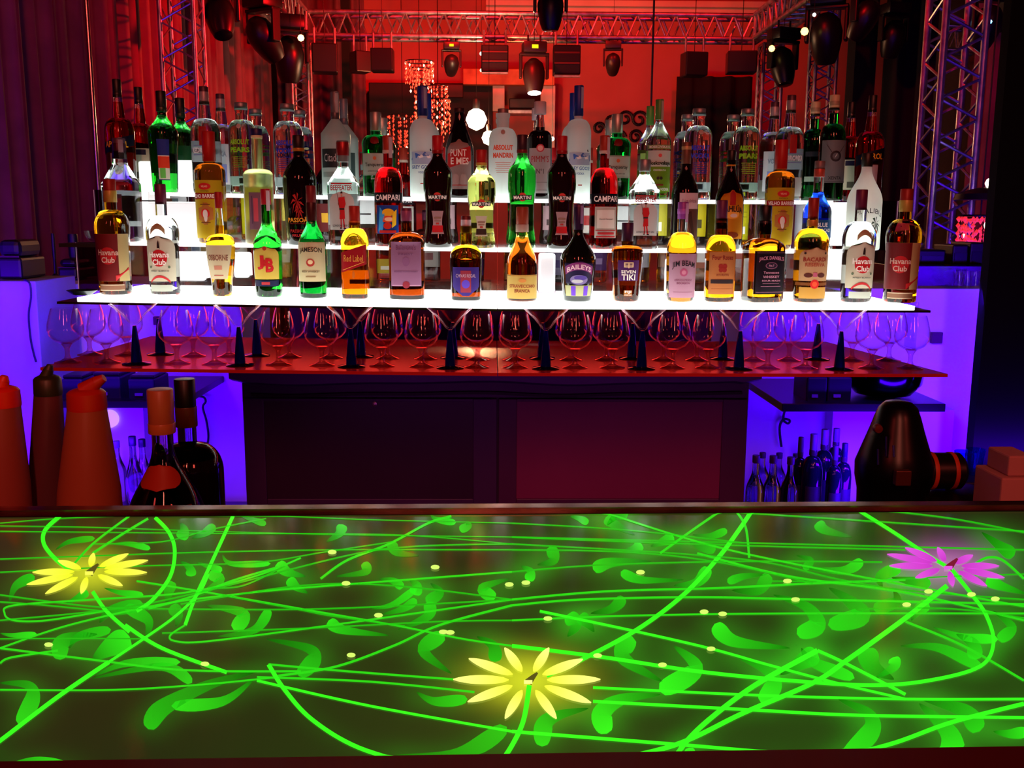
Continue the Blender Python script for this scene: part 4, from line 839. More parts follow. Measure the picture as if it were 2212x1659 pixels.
# things standing on the counters
def speaker(pa, pb, D, label):
    a = P(*pa, D); b = P(*pb, D); hx = (b.x-a.x)/2; h = a.z-b.z
    r = empty('bar_case', ((a.x+b.x)/2, D, b.z+.001), 0, label, 'case')
    MB().box((-hx, 0, 0), (hx, .2, h*.55), 0, .01).build('lower_case', BLACK, r); MB().box((-hx, 0.01, h*.56), (hx*.85, .19, h), 0, .02).build('upper_case', BLACK, r)
    MB().box((-hx*.9, -.002, h*.555), (hx*.9, .0, h*.60)).build('trim_band', mat('rust_trim', '#3a100c', .5), r)
speaker((-10, 519), (48, 604), 3.62, 'black rounded case on the white table beside the curtain')
speaker((122, 560), (166, 603), 4.1, 'low black case on the blue counter at the shelf end')
for pa, pb, lb in (((98, 505), (110, 560), 'slim black upright stand on the counter by the curtain'), ((135, 506), (160, 560), 'black bottle-like stand on the counter by the curtain')):
    a = P(*pa, 4.15); b = P(*pb, 4.15); zc = P(100, 603, 4.15).z; cx = (a.x+b.x)/2; r_ = (b.x-a.x)/2
    mb = MB(); mb.lathe([(r_*2.2, 0), (r_*2.2, .01), (r_*.9, .02), (r_*.8, .08), (r_, .10), (r_, a.z-zc-.01), (r_*.9, a.z-zc)], 20); o = mb.build('counter_stand', BLACK); o.location = (cx, 4.2, zc+.001); tag(o, lb, 'stand')
for pa, pb, lb in (((1985, 540), (2042, 574), 'low black case on the dark shelf under the truss tower'), ((2060, 529), (2090, 573), 'black upright case near the column, first of two'), ((2098, 524), (2124, 573), 'black upright case touching the column side, second of two')):
    a = P(*pa, 4.3); b = P(*pb, 4.3); hx = (b.x-a.x)/2; r = empty('bar_case', ((a.x+b.x)/2, 4.3, b.z+.001), 0, lb, 'case')
    MB().box((-hx, 0, 0), (hx, .2, a.z-b.z), 0, .008).build('case_body', BLACK, r); MB().box((-hx*.8, -.004, .02), (hx*.8, 0, (a.z-b.z)*.6), 0).build('case_front', BLACKM, r)
slabpx('dark_counter_block', (1940, 574), (2165, 622), 4.12, .45, 'low black cabinet standing on the blue counter beside the column', 'cabinet', mat('black_lacquer', '#060410', .25))
for i, px in enumerate((2080, 2098, 2116, 2134)):
    p = P(px, 618, 3.98); mb = MB(); mb.lathe([(.016, 0), (.017, .001), (.022, .075), (.0205, .075), (.0155, .004), (.001, .004)], 20, close=False); o = mb.build('tumbler', GLS); o.location = (p.x, 4.02, P(2100, 628, 3.95).z+.001)
    tag(o, 'clear tumbler on the blue counter, %s' % ('farthest from the column', 'second from the black block', 'second from the column', 'nearest the column')[i], 'glass', 'tumblers on the blue counter')

# ------------------------------------------------------------ things on the bartender's side, between the counter and the display
WD = 1.62; WZ = .88
root = empty('work_station', (0, 1.75, WZ), 0, 'dark low work surface on the bartender side of the counter', 'worktop')
MB().box((-1.6, -.22, -.03), (-.50, .30, 0), 0, .004).build('steel_top', mat('station_top', '#141016', .3), root)
MB().box((.42, -.22, -.03), (1.7, .30, 0), 0, .004).build('steel_top', mat('station_top', '#141016', .3), root)
MB().box((-1.6, -.2, -WZ), (-1.55, .28, -.03)).build('leg_panel', BLACK, root); MB().box((1.6, -.2, -WZ), (1.65, .28, -.03)).build('leg_panel', BLACK, root)
MB().box((-.53, -.2, -WZ), (-.5, .28, -.03)).build('leg_panel', BLACK, root); MB().box((.42, -.2, -WZ), (.45, .28, -.03)).build('leg_panel', BLACK, root)
def carafe(x0, x1, xb0, xb1, ytop, D, capc, lid_top, lean, label, body):
    a = P((x0+x1)/2, ytop, D); rt = (P(x1, ytop, D).x-P(x0, ytop, D).x)/2; b0 = P((xb0+xb1)/2, 1090, D); rb = (P(xb1, 1090, D).x-P(xb0, 1090, D).x)/2
    h = a.z-WZ; hz = a.z-b0.z; sl = (rb-rt)/hz; R0 = min(rt+sl*h, rb*1.12)
    r = empty('juice_pour_bottle', (b0.x, D, WZ), 0, label, 'bottle', 'plastic juice pour bottles')
    cx = a.x-b0.x
    mb = MB(); mb.lathe([(R0*.94, 0), (R0, .006), (R0*.995, .05), (rt+sl*h*.5, h*.55), (rt*1.02, h*.985), (rt*.97, h)], 32)
    mb.v = [(x+cx*z/h, y, z) for x, y, z in mb.v]; mb.build('container', body, r)
    hl = P(x0, lid_top, D).z-a.z; m = mat('lid_%s' % capc, capc, .4)
    mb = MB(); mb.lathe([(rt*1.06, -.012), (rt*1.08, -.008), (rt*1.04, hl*.38), (rt*.9, hl*.48), (rt*.62, hl*.55)], 28)
    mb.v = [(x+cx, y, z+h) for x, y, z in mb.v]; mb.build('lid', m, r)
    mb = MB(); q0 = Vector((cx-rt*.1, 0, h+hl*.45)); q1 = Vector((cx+lean*rt*.75, 0, h+hl*.82)); q2 = Vector((cx+lean*rt*1.25, 0, h+hl))
    mb.tube(q0, q1, rt*.52, 16, 0, rt*.36); mb.tube(q1, q2, rt*.36, 16, 0, rt*.22); mb.build('spout', m, r)
JU = opal('peach_juice_plastic', '#b05a48', .35, .4); JU2 = opal('mauve_juice_plastic', '#7a4048', .35, .4); JU3 = opal('orange_juice_plastic', '#b86440', .35, .4)
carafe(-28, 40, -62, 50, 862, 1.58, '#e02808', 812, .2, 'peach juice pour bottle with red lid cut by the photo edge', JU)
carafe(76, 131, 52, 136, 838, 1.66, '#2c3018', 788, .25, 'mauve juice pour bottle with dark olive lid', JU2)
carafe(149, 226, 120, 252, 868, 1.55, '#b82410', 816, .85, 'orange juice pour bottle with red spout leaning over', JU3)
def station_bottle(sp, px, top, wpx, D, label, grp=None):
    a = P(px, top, D); H = a.z-WZ; R = wpx*.5*D/F
    b, S = make_bottle(sp, H, R, (a.x, D, WZ)); tag(b, label, 'bottle', grp); return b
CLD = glassy('#d8b8a0')
station_bottle(dict(hb=.34, hn=.72, hc=.80, rn=.27, sh='s', body=[(0, .94), (.1, 1), (1, 1)], glass=[glassy('#7a2c1c'), CLD], lvl=.54, cap=('#a8643c', .33, 0, '#b06838', .78, .83), nk=[(0, 1), (1, 1)],
    lab=[('L', .515, .635, 1.15, '#c8401c', 'oval'), ('L', .30, .44, 1.1, '#6c2418', 'rect')]), 345, 840, 168, 1.60, 'conical decanter with orange capsule and red-orange label on the work surface')
station_bottle(dict(hb=.46, hn=.63, hc=.74, rn=.27, sh='round', glass=[COLA, glassy('#b8b0c8')], lvl=.55, cap=('#0c0a0e', .30, .1, '#5a3820', .725, .84),
    lab=[('L', .12, .3, .9, '#140c18', 'rect')]), 398, 818, 148, 1.78, 'black round-shouldered liquor bottle with tall black cap behind the decanter')
# small bottles behind, curtain side
SM = glassy('#c8c0e8')
def small_bottle(px, top, wpx, D, capc, label, glass=SM, kind=0, zb=None, grp='small bottles on the low ledge'):
    zb = .40 if zb is None else zb
    sp = dict(hb=.52, hn=.82, hc=.90, rn=.36, sh='s', glass=[glass, SM], lvl=.5, cap=(capc, .42, 0), lab=[]) if kind == 0 else dict(hb=.56, hn=.76, hc=.80, rn=.32, sh='round', glass=[glass, glass], lvl=.7, cap=(capc, .36, 0, '#3a2c48', .77, .83), lab=[('L', .2, .45, .9, '#3c2c58', 'rect')])
    a = P(px, top, D); b, S = make_bottle(sp, a.z-zb, wpx*.5*D/F, (a.x, D, zb)); tag(b, label, 'bottle', grp)
MB_ = empty('low_ledge', (0, 3.5, .40), 0, 'low dark ledge carrying small bottles at both sides of the cabinet', 'shelf')
xa, xb = P(60, 1000, 3.5).x, P(518, 1000, 3.5).x; MB().box((xa, -.25, -.03), (xb, .20, 0)).build('ledge_board', DARK, MB_)
xa, xb = P(1622, 1000, 3.5).x, P(2140, 1000, 3.5).x; MB().box((xa, -.25, -.03), (xb, .20, 0)).build('ledge_board', DARK, MB_)
small_bottle(285, 942, 38, 3.35, '#100c30', 'small clear bottle beside the orange juice bottle')
small_bottle(306, 948, 36, 3.50, '#100c30', 'small clear bottle touching the decanter outline')
small_bottle(250, 952, 38, 3.60, '#7060c0', 'pale small bottle nearest the violet wall lamp')
for i, (px, tp, D) in enumerate([(1634, 983, 3.35), (1671, 984, 3.35), (1709, 987, 3.35), (1648, 977, 3.62), (1684, 978, 3.62), (1720, 980, 3.62)]):
    small_bottle(px, tp, 40 if i < 3 else 34, D, '#4c2068', 'small clear soda bottle, %s row, %s' % ('front' if i < 3 else 'back', ('nearest the cabinet', 'middle of three', 'nearest the black machine')[i % 3]), grp='small clear soda bottles beside the cabinet')
KB = mat('dark_blue_bottle', '#0c0a2c', .08, spec=.6)
for i, (px, tp, wp, D, cc, lb) in enumerate([(1731, 944, 34, 3.45, '#4a3078', 'slim dark bottle beside the soda bottles'), (1759, 937, 46, 3.40, '#7a68b0', 'dark bottle with pale violet capsule'), (1783, 927, 44, 3.5, '#8070b8', 'tallest dark bottle with violet capsule beside the machine'),
        (1808, 925, 40, 3.64, '#7868b8', 'dark bottle rearmost beside the black machine'), (1826, 957, 36, 3.42, '#18104c', 'short dark bottle touching the black machine'), (1806, 962, 34, 3.36, '#584890', 'short violet bottle before the tall dark ones')]):
    small_bottle(px, tp, wp, D, cc, lb, KB, 1, grp='dark bottles beside the black machine')
# black machine: conical hopper grinder
mz = WZ; D = 1.76
def mrow(px, py): return P(px, py, D)
c = P(1925, 1090, D); r = empty('bar_grinder', (c.x, D, mz), 0, 'tall black conical bar machine with a round red knob', 'machine')
HB = mat('hopper_black', '#040406', .3, spec=.35)
def R_(w_): return w_*.5*D/F
zs = [(1086, 150), (1060, 152), (1030, 166), (1000, 168), (975, 150), (950, 132), (925, 114), (900, 98), (880, 82), (868, 56), (865, 20)]
mb = MB(); mb.lathe([(R_(142), .002)]+[(R_(w_), P(1925, y, D).z-mz) for y, w_ in zs], 40); mb.build('hopper', HB, r)
k = P(1882, 918, D-.05); mb = MB(); mb.lathe([(.008, -.055), (.0085, -.06), (.007, -.066), (.001, -.067)], 24, 0, (k.x-c.x, -.02, k.z-mz), 'y'); mb.build('knob', mat('knob_red', '#5a1c18', .4), r)
mb = MB(); mb.lathe([(R_(154), 0), (R_(172), .012), (R_(170), .02), (R_(150), .03)], 36); mb.build('base_ring', BLACKM, r)
for (x, y, hh) in ((1890, 950, .018), (1906, 960, .01), (1873, 972, .014)):
    k = P(x, y, D); mb = MB(); mb.tube((k.x-c.x, -R_(135), k.z-mz-hh), (k.x-c.x, -R_(122), k.z-mz+hh), .0022, 8); mb.build('chrome_lever', mat('lever_blue_chrome', '#8080ff', .15, 1.), r)
k = P(1912, 1008, D); MB().box((k.x-c.x-.014, -.085, k.z-mz-.014), (k.x-c.x+.014, -.07, k.z-mz+.014), 0, .002).build('rating_plate', mat('plate_brown', '#50281c', .4, .4), r)
# black bag with two orange straps, and big black tray
D = 1.84; a = P(2000, 978, D); b = P(2062, 978, D); cx = (a.x+b.x)/2; R2 = .036
r = empty('rolled_bag', (cx, D, a.z-R2), 0, 'black rolled bag with two orange straps beside the black machine', 'bag')
mb = MB(); mb.lathe([(R2*.8, -.045), (R2, -.038), (R2, .038), (R2*.8, .045)], 28, 0, (0, 0, 0), 'x'); mb.build('roll', mat('black_leather', '#0c0a0a', .35), r)
for xo in (-.018, .022):
    mb = MB(); mb.lathe([(R2*1.03, xo-.004), (R2*1.04, xo-.003), (R2*1.04, xo+.003), (R2*1.03, xo+.004)], 28, 0, (0, 0, 0), 'x'); mb.build('strap', mat('orange_strap', '#c0421c', .5), r)
zz = P(2075, 1052, 1.9).z
r = empty('leather_bag', (P(2075, 1052, 1.84).x, 1.84, WZ), 0, 'large flat black leather bag with stitched rim at the column side', 'bag')
h = a.z-2*R2-WZ-.001
mb = MB(); mb.lathe([(.085, 0), (.098, .01), (.105, h*.5), (.088, h*.86), (.05, h)], 40); mb.build('bag_body', mat('black_leather', '#0c0a0a', .35), r)
mb = MB(); mb.lathe([(.104, h*.46), (.1085, h*.5), (.104, h*.56)], 40, close=False); mb.build('stitched_rim', mat('stitch_brown', '#1c1410', .5), r)
# tongs jar / blue glasses beside the column
for i, (px, tp, lb) in enumerate(((2078, 975, 'blue-lit tumbler beside the column, farther of two'), (2104, 970, 'blue-lit tumbler touching the column, nearer of two'))):
    p = P(px, 1025, 2.5); t = P(px, tp, 2.5); mb = MB(); hh = t.z-p.z
    mb.lathe([(.016, 0), (.017, .001), (.024, hh), (.0225, hh), (.0155, .004), (.001, .004)], 24, close=False); o = mb.build('tumbler', thin('blue_tint_glass', '#8a90ff', '#a0a8ff', .1, .03, 2, .6)); o.location = (p.x, 2.5, p.z); tag(o, lb, 'glass', 'tumblers beside the column')
zz = P(2092, 1025, 2.5).z; a = P(2050, 1025, 2.5); b = P(2135, 1025, 2.5)
o = MB().box((a.x, -.08, -.02), (b.x, .08, 0), 0, .003).build('glass_tray', BLACK); o.location = (0, 2.5, zz-.0005); tag(o, 'small dark tray under the two blue-lit tumblers', 'tray')
o = MB().box((a.x+.02, -.05, -zz), (b.x-.02, .05, -.021)).build('tray_stand', BLACK, o)
p = P(2112, 950, 2.6); mb = MB(); mb.box((-.05, 0, -.006), (.05, .08, .006), 0, .003); mb.box((-.035, .01, .006), (.04, .07, .018), 0, .003)
# pinkish napkin block
a = P(2166, 1022, 1.52); b = P(2240, 1022, 1.52)
r = empty('napkin_holder', ((a.x+b.x)/2, 1.52, WZ), 0, 'pale stack of paper napkins at the edge beside the black column', 'napkins'); hx = (b.x-a.x)/2; h = a.z-WZ
MB().box((-hx, 0, 0), (hx, .09, h*.96), 0, .003).build('napkin_stack', opal('napkin_paper', '#c89090', .3, .8), r)
MB().box((-hx*.5, .01, h*.96), (hx, .08, h*1.12), 0, .003).build('upper_napkins', opal('napkin_paper', '#c89090', .3, .8), r)
# black column beside the display
a0 = P(2166, 300, 3.3); b0 = P(2300, 300, 3.3)
o = MB().box((a0.x-.02, 0, 0), (b0.x+.1, .05, 4.2)).build('trim_1', mat('black_column_paint', '#060405', .9, spec=.1)); o.location = (0, 3.28, 0); o['kind'] = 'structure'

# ------------------------------------------------------------ the counter with its projected screen
CZ = 1.10
pL, pR = G(-300, 1110, CZ), G(2500, 1094, CZ)
nL = G(-60, 1668, CZ); nR = G(2260, 1632, CZ)
ex = (pR-pL).normalized(); ey = Vector((-ex.y, ex.x, 0)); 
O0 = pL.copy(); O0.z = CZ
dep = max(((nR-pR).dot(-ey)), .3)
bar = empty('bar_counter', (0, 1.0, 0), 0, 'glass-topped bar counter with a glowing screen of green vines and three flowers', 'counter')
def L2(p): return (p.x, p.y-1.0, p.z)
lenx = (pR-pL).length
def cpt(u, v, z): q = O0+ex*u-ey*v; return Vector((q.x, q.y, z))
# screen body colour and halo: the picture shown by the screen, computed on a fine grid
H1 = lambda u, v: (u/2, 1080+v/2)
H2 = lambda u, v: (1106+u/2, 1080+v/2)
LS = [([(0,100),(250,80),(560,68)],4),([(0,112),(400,118),(900,135),(1500,150),(2212,160)],4),([(0,135),(500,140),(1000,145),(1700,150),(2212,190)],4),([(700,68),(1200,70),(1600,85),(2212,100)],4),
 ([(0,255),(300,245),(900,225),(1500,215),(2212,215)],5),([(0,312),(250,300),(600,285),(1100,270),(1400,225),(1700,180)],5),([(260,68),(195,130),(190,190),(240,255),(300,300)],14),
 ([(670,75),(730,140),(755,220),(735,330),(660,430),(590,480)],13),([(1010,62),(960,170),(900,300),(840,430),(800,540)],12),([(560,68),(400,190),(300,300)],8),([(640,80),(540,140),(400,230)],9),
 ([(1385,340),(1500,260),(1680,190),(1850,100),(1950,70)],9),([(0,640),(300,540),(700,450),(1000,410),(1300,380),(2212,310)],7),([(450,480),(200,520),(60,520),(20,490),(60,455),(400,430),(800,400),(1100,330),(1300,250)],7),
 ([(0,600),(300,598),(620,600)],5),([(590,350),(900,400),(1300,470),(1700,540),(2000,600),(2212,630)],7),([(800,540),(735,585),(760,610),(900,610),(1400,545),(2212,430)],7),([(700,575),(1300,555),(1900,525),(2212,520)],6),
 ([(400,395),(460,480),(560,570)],13),([(540,540),(700,640),(980,745)],13),([(0,640),(400,690),(800,735),(1300,740)],8),([(0,820),(500,820),(900,795),(1200,765)],7),([(-60,1080),(0,1040),(250,850),(470,700)],15),
 ([(470,700),(620,600),(760,500),(860,400),(900,320)],10),([(0,705),(50,680),(250,650)],8),([(1160,710),(1230,820),(1350,950),(1550,1070),(1850,1160)],15),([(1110,780),(1600,890),(2212,1000)],10),
 ([(1160,710),(1500,740),(1960,775)],8),([(1110,765),(1600,785),(2050,830)],8),([(1200,760),(1450,720),(1700,630),(1900,540),(2212,455)],9),([(0,410),(400,460),(700,470),(1400,470),(2212,430)],6),
 ([(0,440),(200,455),(450,480)],6),([(930,405),(1300,475),(1430,500),(1750,545)],6),([(780,450),(1300,370),(1700,370),(2212,430)],6),([(1200,290),(1000,350),(820,420),(640,470)],8),([(1230,285),(1050,370),(900,380)],6),
 ([(400,190),(700,180),(900,130),(1150,80)],5),([(0,520),(500,470),(900,390),(1500,240),(1800,200),(2212,190)],6)]
RS = [([(0,100),(500,130),(1000,185)],5),([(0,160),(400,170),(1000,185),(2212,215)],6),([(0,190),(700,230),(1100,270),(1400,340),(1700,390),(2212,430)],6),([(760,40),(1300,75),(2212,135)],6),([(1560,40),(1900,80),(2212,140)],6),([(910,40),(780,130),(640,230)],9),
 ([(970,50),(1010,120),(1025,250)],9),([(1040,40),(980,130),(890,250),(740,410),(540,560),(300,690),(150,760)],15),([(1490,40),(1650,140),(1800,240),(1900,300)],12),([(0,310),(400,280),(1000,265),(1600,268)],6),([(0,430),(400,395),(900,380),(1300,360),(1700,345)],8),
 ([(0,455),(300,430),(800,420),(1300,430),(2212,450)],8),([(0,520),(500,500),(1200,490),(2212,490)],7),([(120,480),(500,560),(850,640),(1100,710),(1400,790),(1700,860)],10),([(360,40),(700,150),(1000,230),(1500,330),(2212,460)],7),
 ([(1880,370),(1700,510),(1450,690),(1300,790),(1000,920),(700,1060),(330,1145)],17),([(1320,650),(1050,800),(850,950),(740,1060),(700,1140)],18),([(1320,650),(1450,710),(1700,840)],11),
 ([(0,630),(400,680),(800,740),(1200,780),(1550,800),(1800,780),(2020,720),(2080,620),(2050,500),(1980,400),(1900,300)],13),([(1700,525),(1950,630),(2212,780)],9),([(350,810),(1100,845),(1700,860),(2212,860)],10),
 ([(350,870),(1000,905),(1500,930),(2212,940)],11),([(0,1000),(700,1055),(1300,1100),(2050,1110)],12),([(1380,1120),(1650,1050),(1900,960),(2212,880)],15),([(1980,290),(2050,250),(2120,260),(2212,340)],9),([(800,230),(1200,330),(1700,400),(2212,520)],8),
 ([(1500,470),(1900,470),(2212,510)],6),([(75,800),(50,950),(0,1060),(-70,1165)],17),([(0,160),(500,180),(1100,200),(1700,215)],6),([(0,215),(500,225),(900,270),(1300,360)],6),([(1100,350),(1500,350),(1900,330),(2212,320)],5)]
LL = [([(240,215),(300,180),(410,165)],30),([(480,190),(560,190),(650,210)],30),([(780,100),(795,130),(780,170)],60),([(830,165),(880,145),(930,110)],45),([(960,235),(1000,275),(1170,275)],32),([(780,265),(820,295),(825,330)],50),([(720,450),(728,400),(740,350)],60),
 ([(850,270),(910,290),(960,305)],35),([(830,430),(950,350),(900,320)],55),([(630,600),(640,520),(540,460)],62),([(760,545),(770,500),(740,455)],62),([(890,455),(1050,490),(1010,562)],70),([(940,590),(1100,560),(1165,470)],50),([(1150,600),(1330,640),(1355,690),(1290,760)],78),
 ([(1680,585),(1480,560),(1420,520)],58),([(1720,560),(1850,500),(1850,440)],60),([(1860,360),(1900,400),(1840,440)],55),([(1770,345),(1800,370),(1790,410)],60),([(1640,340),(1700,350),(1740,380)],42),([(1950,750),(1830,650),(1920,580)],75),([(2060,590),(2130,630),(2140,700)],65),([(2200,340),(2085,380),(2140,425)],60),
 ([(0,790),(120,800),(140,860),(80,970)],78),([(40,440),(70,370),(150,330)],50),([(450,380),(520,400),(620,410)],32),([(280,450),(340,420),(380,395)],42),([(420,580),(330,590),(265,620),(260,690)],82),([(400,690),(470,640),(560,590)],115),([(410,760),(550,705),(780,700)],46),([(400,770),(700,720),(830,790)],52),
 ([(1110,740),(900,800),(700,900),(640,990)],88),([(1100,770),(960,870),(740,890)],60),([(1800,830),(1880,870),(2020,860)],55),([(1700,1105),(1980,1100),(2190,980)],85),([(0,1158),(150,1130),(310,1162)],60),([(1410,180),(1465,145),(1480,105)],52),([(1810,240),(1715,225),(1690,180)],52),([(1320,330),(1240,310),(1200,270)],60),
 ([(1330,402),(1280,375),(1245,340)],52),([(1450,330),(1580,310),(1570,270)],46),([(1040,70),(1090,85),(1150,105)],32),([(1860,65),(1890,85),(1970,98)],34),([(2010,90),(2025,110),(1985,130)],42),([(430,530),(480,480),(620,450)],65),([(1600,470),(1700,450),(1800,380)],36),([(1650,495),(1740,470),(1800,430)],42),([(300,640),(340,590),(480,560)],50),([(0,575),(60,585),(160,580)],30)]
RL = [([(250,70),(290,80),(330,100)],36),([(530,150),(445,105),(405,75)],58),([(410,110),(450,70),(500,60)],50),([(600,200),(650,180),(700,160)],52),([(780,150),(860,155),(930,130)],38),([(765,175),(815,200),(880,215)],52),([(480,220),(530,210),(560,190)],52),([(600,265),(430,270),(350,300)],62),([(110,280),(180,260),(165,200)],58),([(40,285),(80,310),(70,350)],50),
 ([(740,345),(560,345),(470,310)],48),([(1470,160),(1355,130),(1320,95)],56),([(2030,140),(2110,200),(2170,240)],64),([(1250,290),(1430,305),(1515,260)],52),([(1100,322),(1000,330),(930,355)],40),([(950,390),(1060,390),(1110,320)],64),([(700,370),(800,355),(850,290)],60),([(1600,380),(1590,330),(1680,292)],60),([(1640,335),(1720,350),(1810,362)],54),([(2220,405),(2110,370),(2050,340)],60),
 ([(240,590),(275,540),(240,495)],75),([(355,570),(325,530),(290,500)],65),([(340,490),(430,470),(485,420)],56),([(1130,410),(1270,460),(1320,540),(1230,578)],85),([(1370,380),(1450,430),(1510,500),(1365,540)],92),([(1650,390),(1660,440),(1560,470)],64),([(1725,520),(1750,480),(1800,445)],62),([(1200,640),(960,610),(875,535)],76),([(650,785),(480,680),(520,590)],90),([(700,630),(795,730),(635,825)],96),
 ([(960,670),(1100,735),(1130,800),(1075,875)],86),([(1160,755),(1250,700),(1320,660)],96),([(1650,775),(1560,720),(1530,640)],100),([(1570,770),(1650,720),(1645,680)],60),([(1250,640),(1300,700),(1480,770)],60),([(1680,630),(1850,640),(2030,725)],56),([(1820,550),(1950,592),(2100,602)],46),([(2080,480),(2160,550),(2100,605)],60),([(1920,580),(1990,620),(2000,690)],74),
 ([(640,840),(480,860),(390,920),(410,1010)],98),([(330,900),(200,930),(140,970),(130,1065)],88),([(1410,860),(1535,920),(1550,1000),(1430,1120)],96),([(1770,860),(1950,910),(2020,1000)],92),([(1760,880),(1890,1010),(1900,1130)],118),([(2080,1000),(2150,1010),(2230,1000)],56),([(1230,240),(1290,260),(1260,300)],40),([(760,1150),(770,1110),(765,1070)],50)]
def crom(pts, n=10):
    q = [Vector(p) for p in pts]; o = []
    if len(q) == 2: return [q[0].lerp(q[1], i/n) for i in range(n+1)]
    for i in range(len(q)-1):
        p0, p1, p2, p3 = q[max(0, i-1)], q[i], q[i+1], q[min(len(q)-1, i+2)]
        for k in range(n):
            t = k/n; o.append(.5*((2*p1)+(p2-p0)*t+(2*p0-5*p1+4*p2-p3)*t*t+(3*p1-p0-3*p2+p3)*t**3))
    o.append(q[-1]); return o
def to_plane(px, py, z):
    g = G(px, py, z); return g
def ribbon(pts, wfun):
    L, R = [], []
    for i, p in enumerate(pts):
        d = (pts[min(i+1, len(pts)-1)]-pts[max(i-1, 0)]); d = d.normalized() if d.length > 0 else Vector((1, 0))
        n = Vector((-d.y, d.x)); w_ = wfun(i/(len(pts)-1))/2; L.append(p+n*w_); R.append(p-n*w_)
    return L, R
def in_screen(x, y):
    q = Vector((x, y, 0))-Vector((O0.x, O0.y, 0)); v = -(q.dot(ey)); u = q.dot(ex); return u, v
samples = []
def colmesh(name, items, parent, z):
    """items: (list of quads strips in px, colour function) -> mesh with a colour attribute shown by the screen"""
    vs, fs, cs = [], [], []
    for L, R, cf in items:
        base = len(vs); n = len(L)
        for i in range(n):
            for q, e in ((L[i], 0), (R[i], 1)):
                g = to_plane(q.x, q.y, z); u, v = in_screen(g.x, g.y)
                v = min(max(v, .022), SV); g = cpt(u, v, z); vs.append(L2(g)); cs.append(cf(i/(n-1), e))
        for i in range(n-1): a = base+2*i; fs.append((a, a+2, a+3, a+1))
    me = bpy.data.meshes.new(name); me.from_pydata(vs, [], fs); at = me.color_attributes.new('screen_colour', 'FLOAT_COLOR', 'POINT')
    at.data.foreach_set('color', [x for c in cs for x in (c[0], c[1], c[2], 1)])
    me.materials.append(SCREEN); o = bpy.data.objects.new(name, me); C.objects.link(o); o.parent = parent; 
    return o
SCREEN = bpy.data.materials.new('screen_picture'); SCREEN.use_nodes = True; _nt = SCREEN.node_tree; _b = _nt.nodes['Principled BSDF']
_b.inputs['Base Color'].default_value = (.01, .011, .009, 1); _b.inputs['Roughness'].default_value = .10; _b.inputs['IOR'].default_value = 1.33
_at = _nt.nodes.new('ShaderNodeAttribute'); _at.attribute_name = 'screen_colour'; _nt.links.new(_at.outputs['Color'], _b.inputs['Emission Color']); _b.inputs['Emission Strength'].default_value = 1.0
SV = dep-.012
strokes = []
for S_, Hf in ((LS, H1), (RS, H2)):
    for pts, w_ in S_:
        q = [Vector(Hf(*p)) for p in crom(pts, 8)]; strokes.append((q, w_/2*1.0))
leaves = []
for S_, Hf in ((LL, H1), (RL, H2)):
    for pts, w_ in S_: leaves.append(([Vector(Hf(*p)) for p in crom(pts, 8)], w_/2*.92))
def gcol(k): return (.035*k, 1.0*k, .012*k)
scr = None
# glow grid
nu, nv = 300, 110
us = np.linspace(0, lenx, nu+1); vv = np.linspace(.02, SV, nv+1)
gx = O0.x+np.outer(np.ones(nv+1), us)*ex.x-np.outer(vv, np.ones(nu+1))*ey.x; gy = O0.y+np.outer(np.ones(nv+1), us)*ex.y-np.outer(vv, np.ones(nu+1))*ey.y
inv = CM.inverted(); X = np.stack([gx, gy, np.full_like(gx, CZ), np.ones_like(gx)], -1) @ np.array(inv).T
PX = 1106+F*X[..., 0]/-X[..., 2]; PY = 829.5-F*X[..., 1]/-X[..., 2]
sp_ = []; 
for q, w_ in strokes:
    for p in q[::2]: sp_.append((p.x, p.y, w_*1.7, 26.0))
for q, w_ in leaves:
    for p in q[::2]: sp_.append((p.x, p.y, w_*.62, 34.0))
sp_ = np.array(sp_); green = np.zeros_like(PX)
for k0 in range(0, len(sp_), 60):
    s_ = sp_[k0:k0+60]; d2 = (PX[..., None]-s_[:, 0])**2+((PY[..., None]-s_[:, 1])*1.5)**2
    green += (s_[:, 2]*np.exp(-d2/(2*s_[:, 3]**2))).sum(-1)
green = green/ (green.max()+1e-6); near = np.clip((PY-1100)/550, 0, 1); right = np.clip((PX-300)/1600, 0, 1)
gr = .010+.006*near+.36*green**1.1*(.5+.9*right)+.045*near*right
base = np.stack([.016+.012*(1-right)*(1-near)+.05*gr, gr+.008, .004+.02*gr], -1)
FL = [((1106*0+385/2, 1080+315/2), (.75, .80, .02), 58), ((1106+70/2, 1080+780/2), (.85, .9, .02), 74), ((1106+1880/2, 1080+285/2), (.55, .10, .50), 62)]
for (cx_, cy_), col, rad in FL:
    d2 = (PX-cx_)**2+((PY-cy_)*1.9)**2; gl = np.exp(-d2/(2*rad**2))
    for c3 in range(3): base[..., c3] += .75*gl*col[c3]
me = bpy.data.meshes.new('screen'); V = [L2(Vector((gx[j, i], gy[j, i], CZ))) for j in range(nv+1) for i in range(nu+1)]
me.from_pydata(V, [], [(j*(nu+1)+i, (j+1)*(nu+1)+i, (j+1)*(nu+1)+i+1, j*(nu+1)+i+1) for j in range(nv) for i in range(nu)])
at = me.color_attributes.new('screen_colour', 'FLOAT_COLOR', 'POINT'); at.data.foreach_set('color', np.concatenate([base, np.ones(base.shape[:2]+(1,))], -1).reshape(-1).tolist())
me.materials.append(SCREEN); scr = bpy.data.objects.new('screen', me); C.objects.link(scr); scr.parent = bar
items = []
for i, (q, w_) in enumerate(strokes):
    L, R = ribbon(q, lambda t, w_=w_: w_*(1.25 if w_ > 5 else 1.15)); k = .5 if w_ < 3.3 else (.72 if w_ < 4.6 else 1.1)
    items.append((L, R, lambda t, e, k=k: gcol(k)))
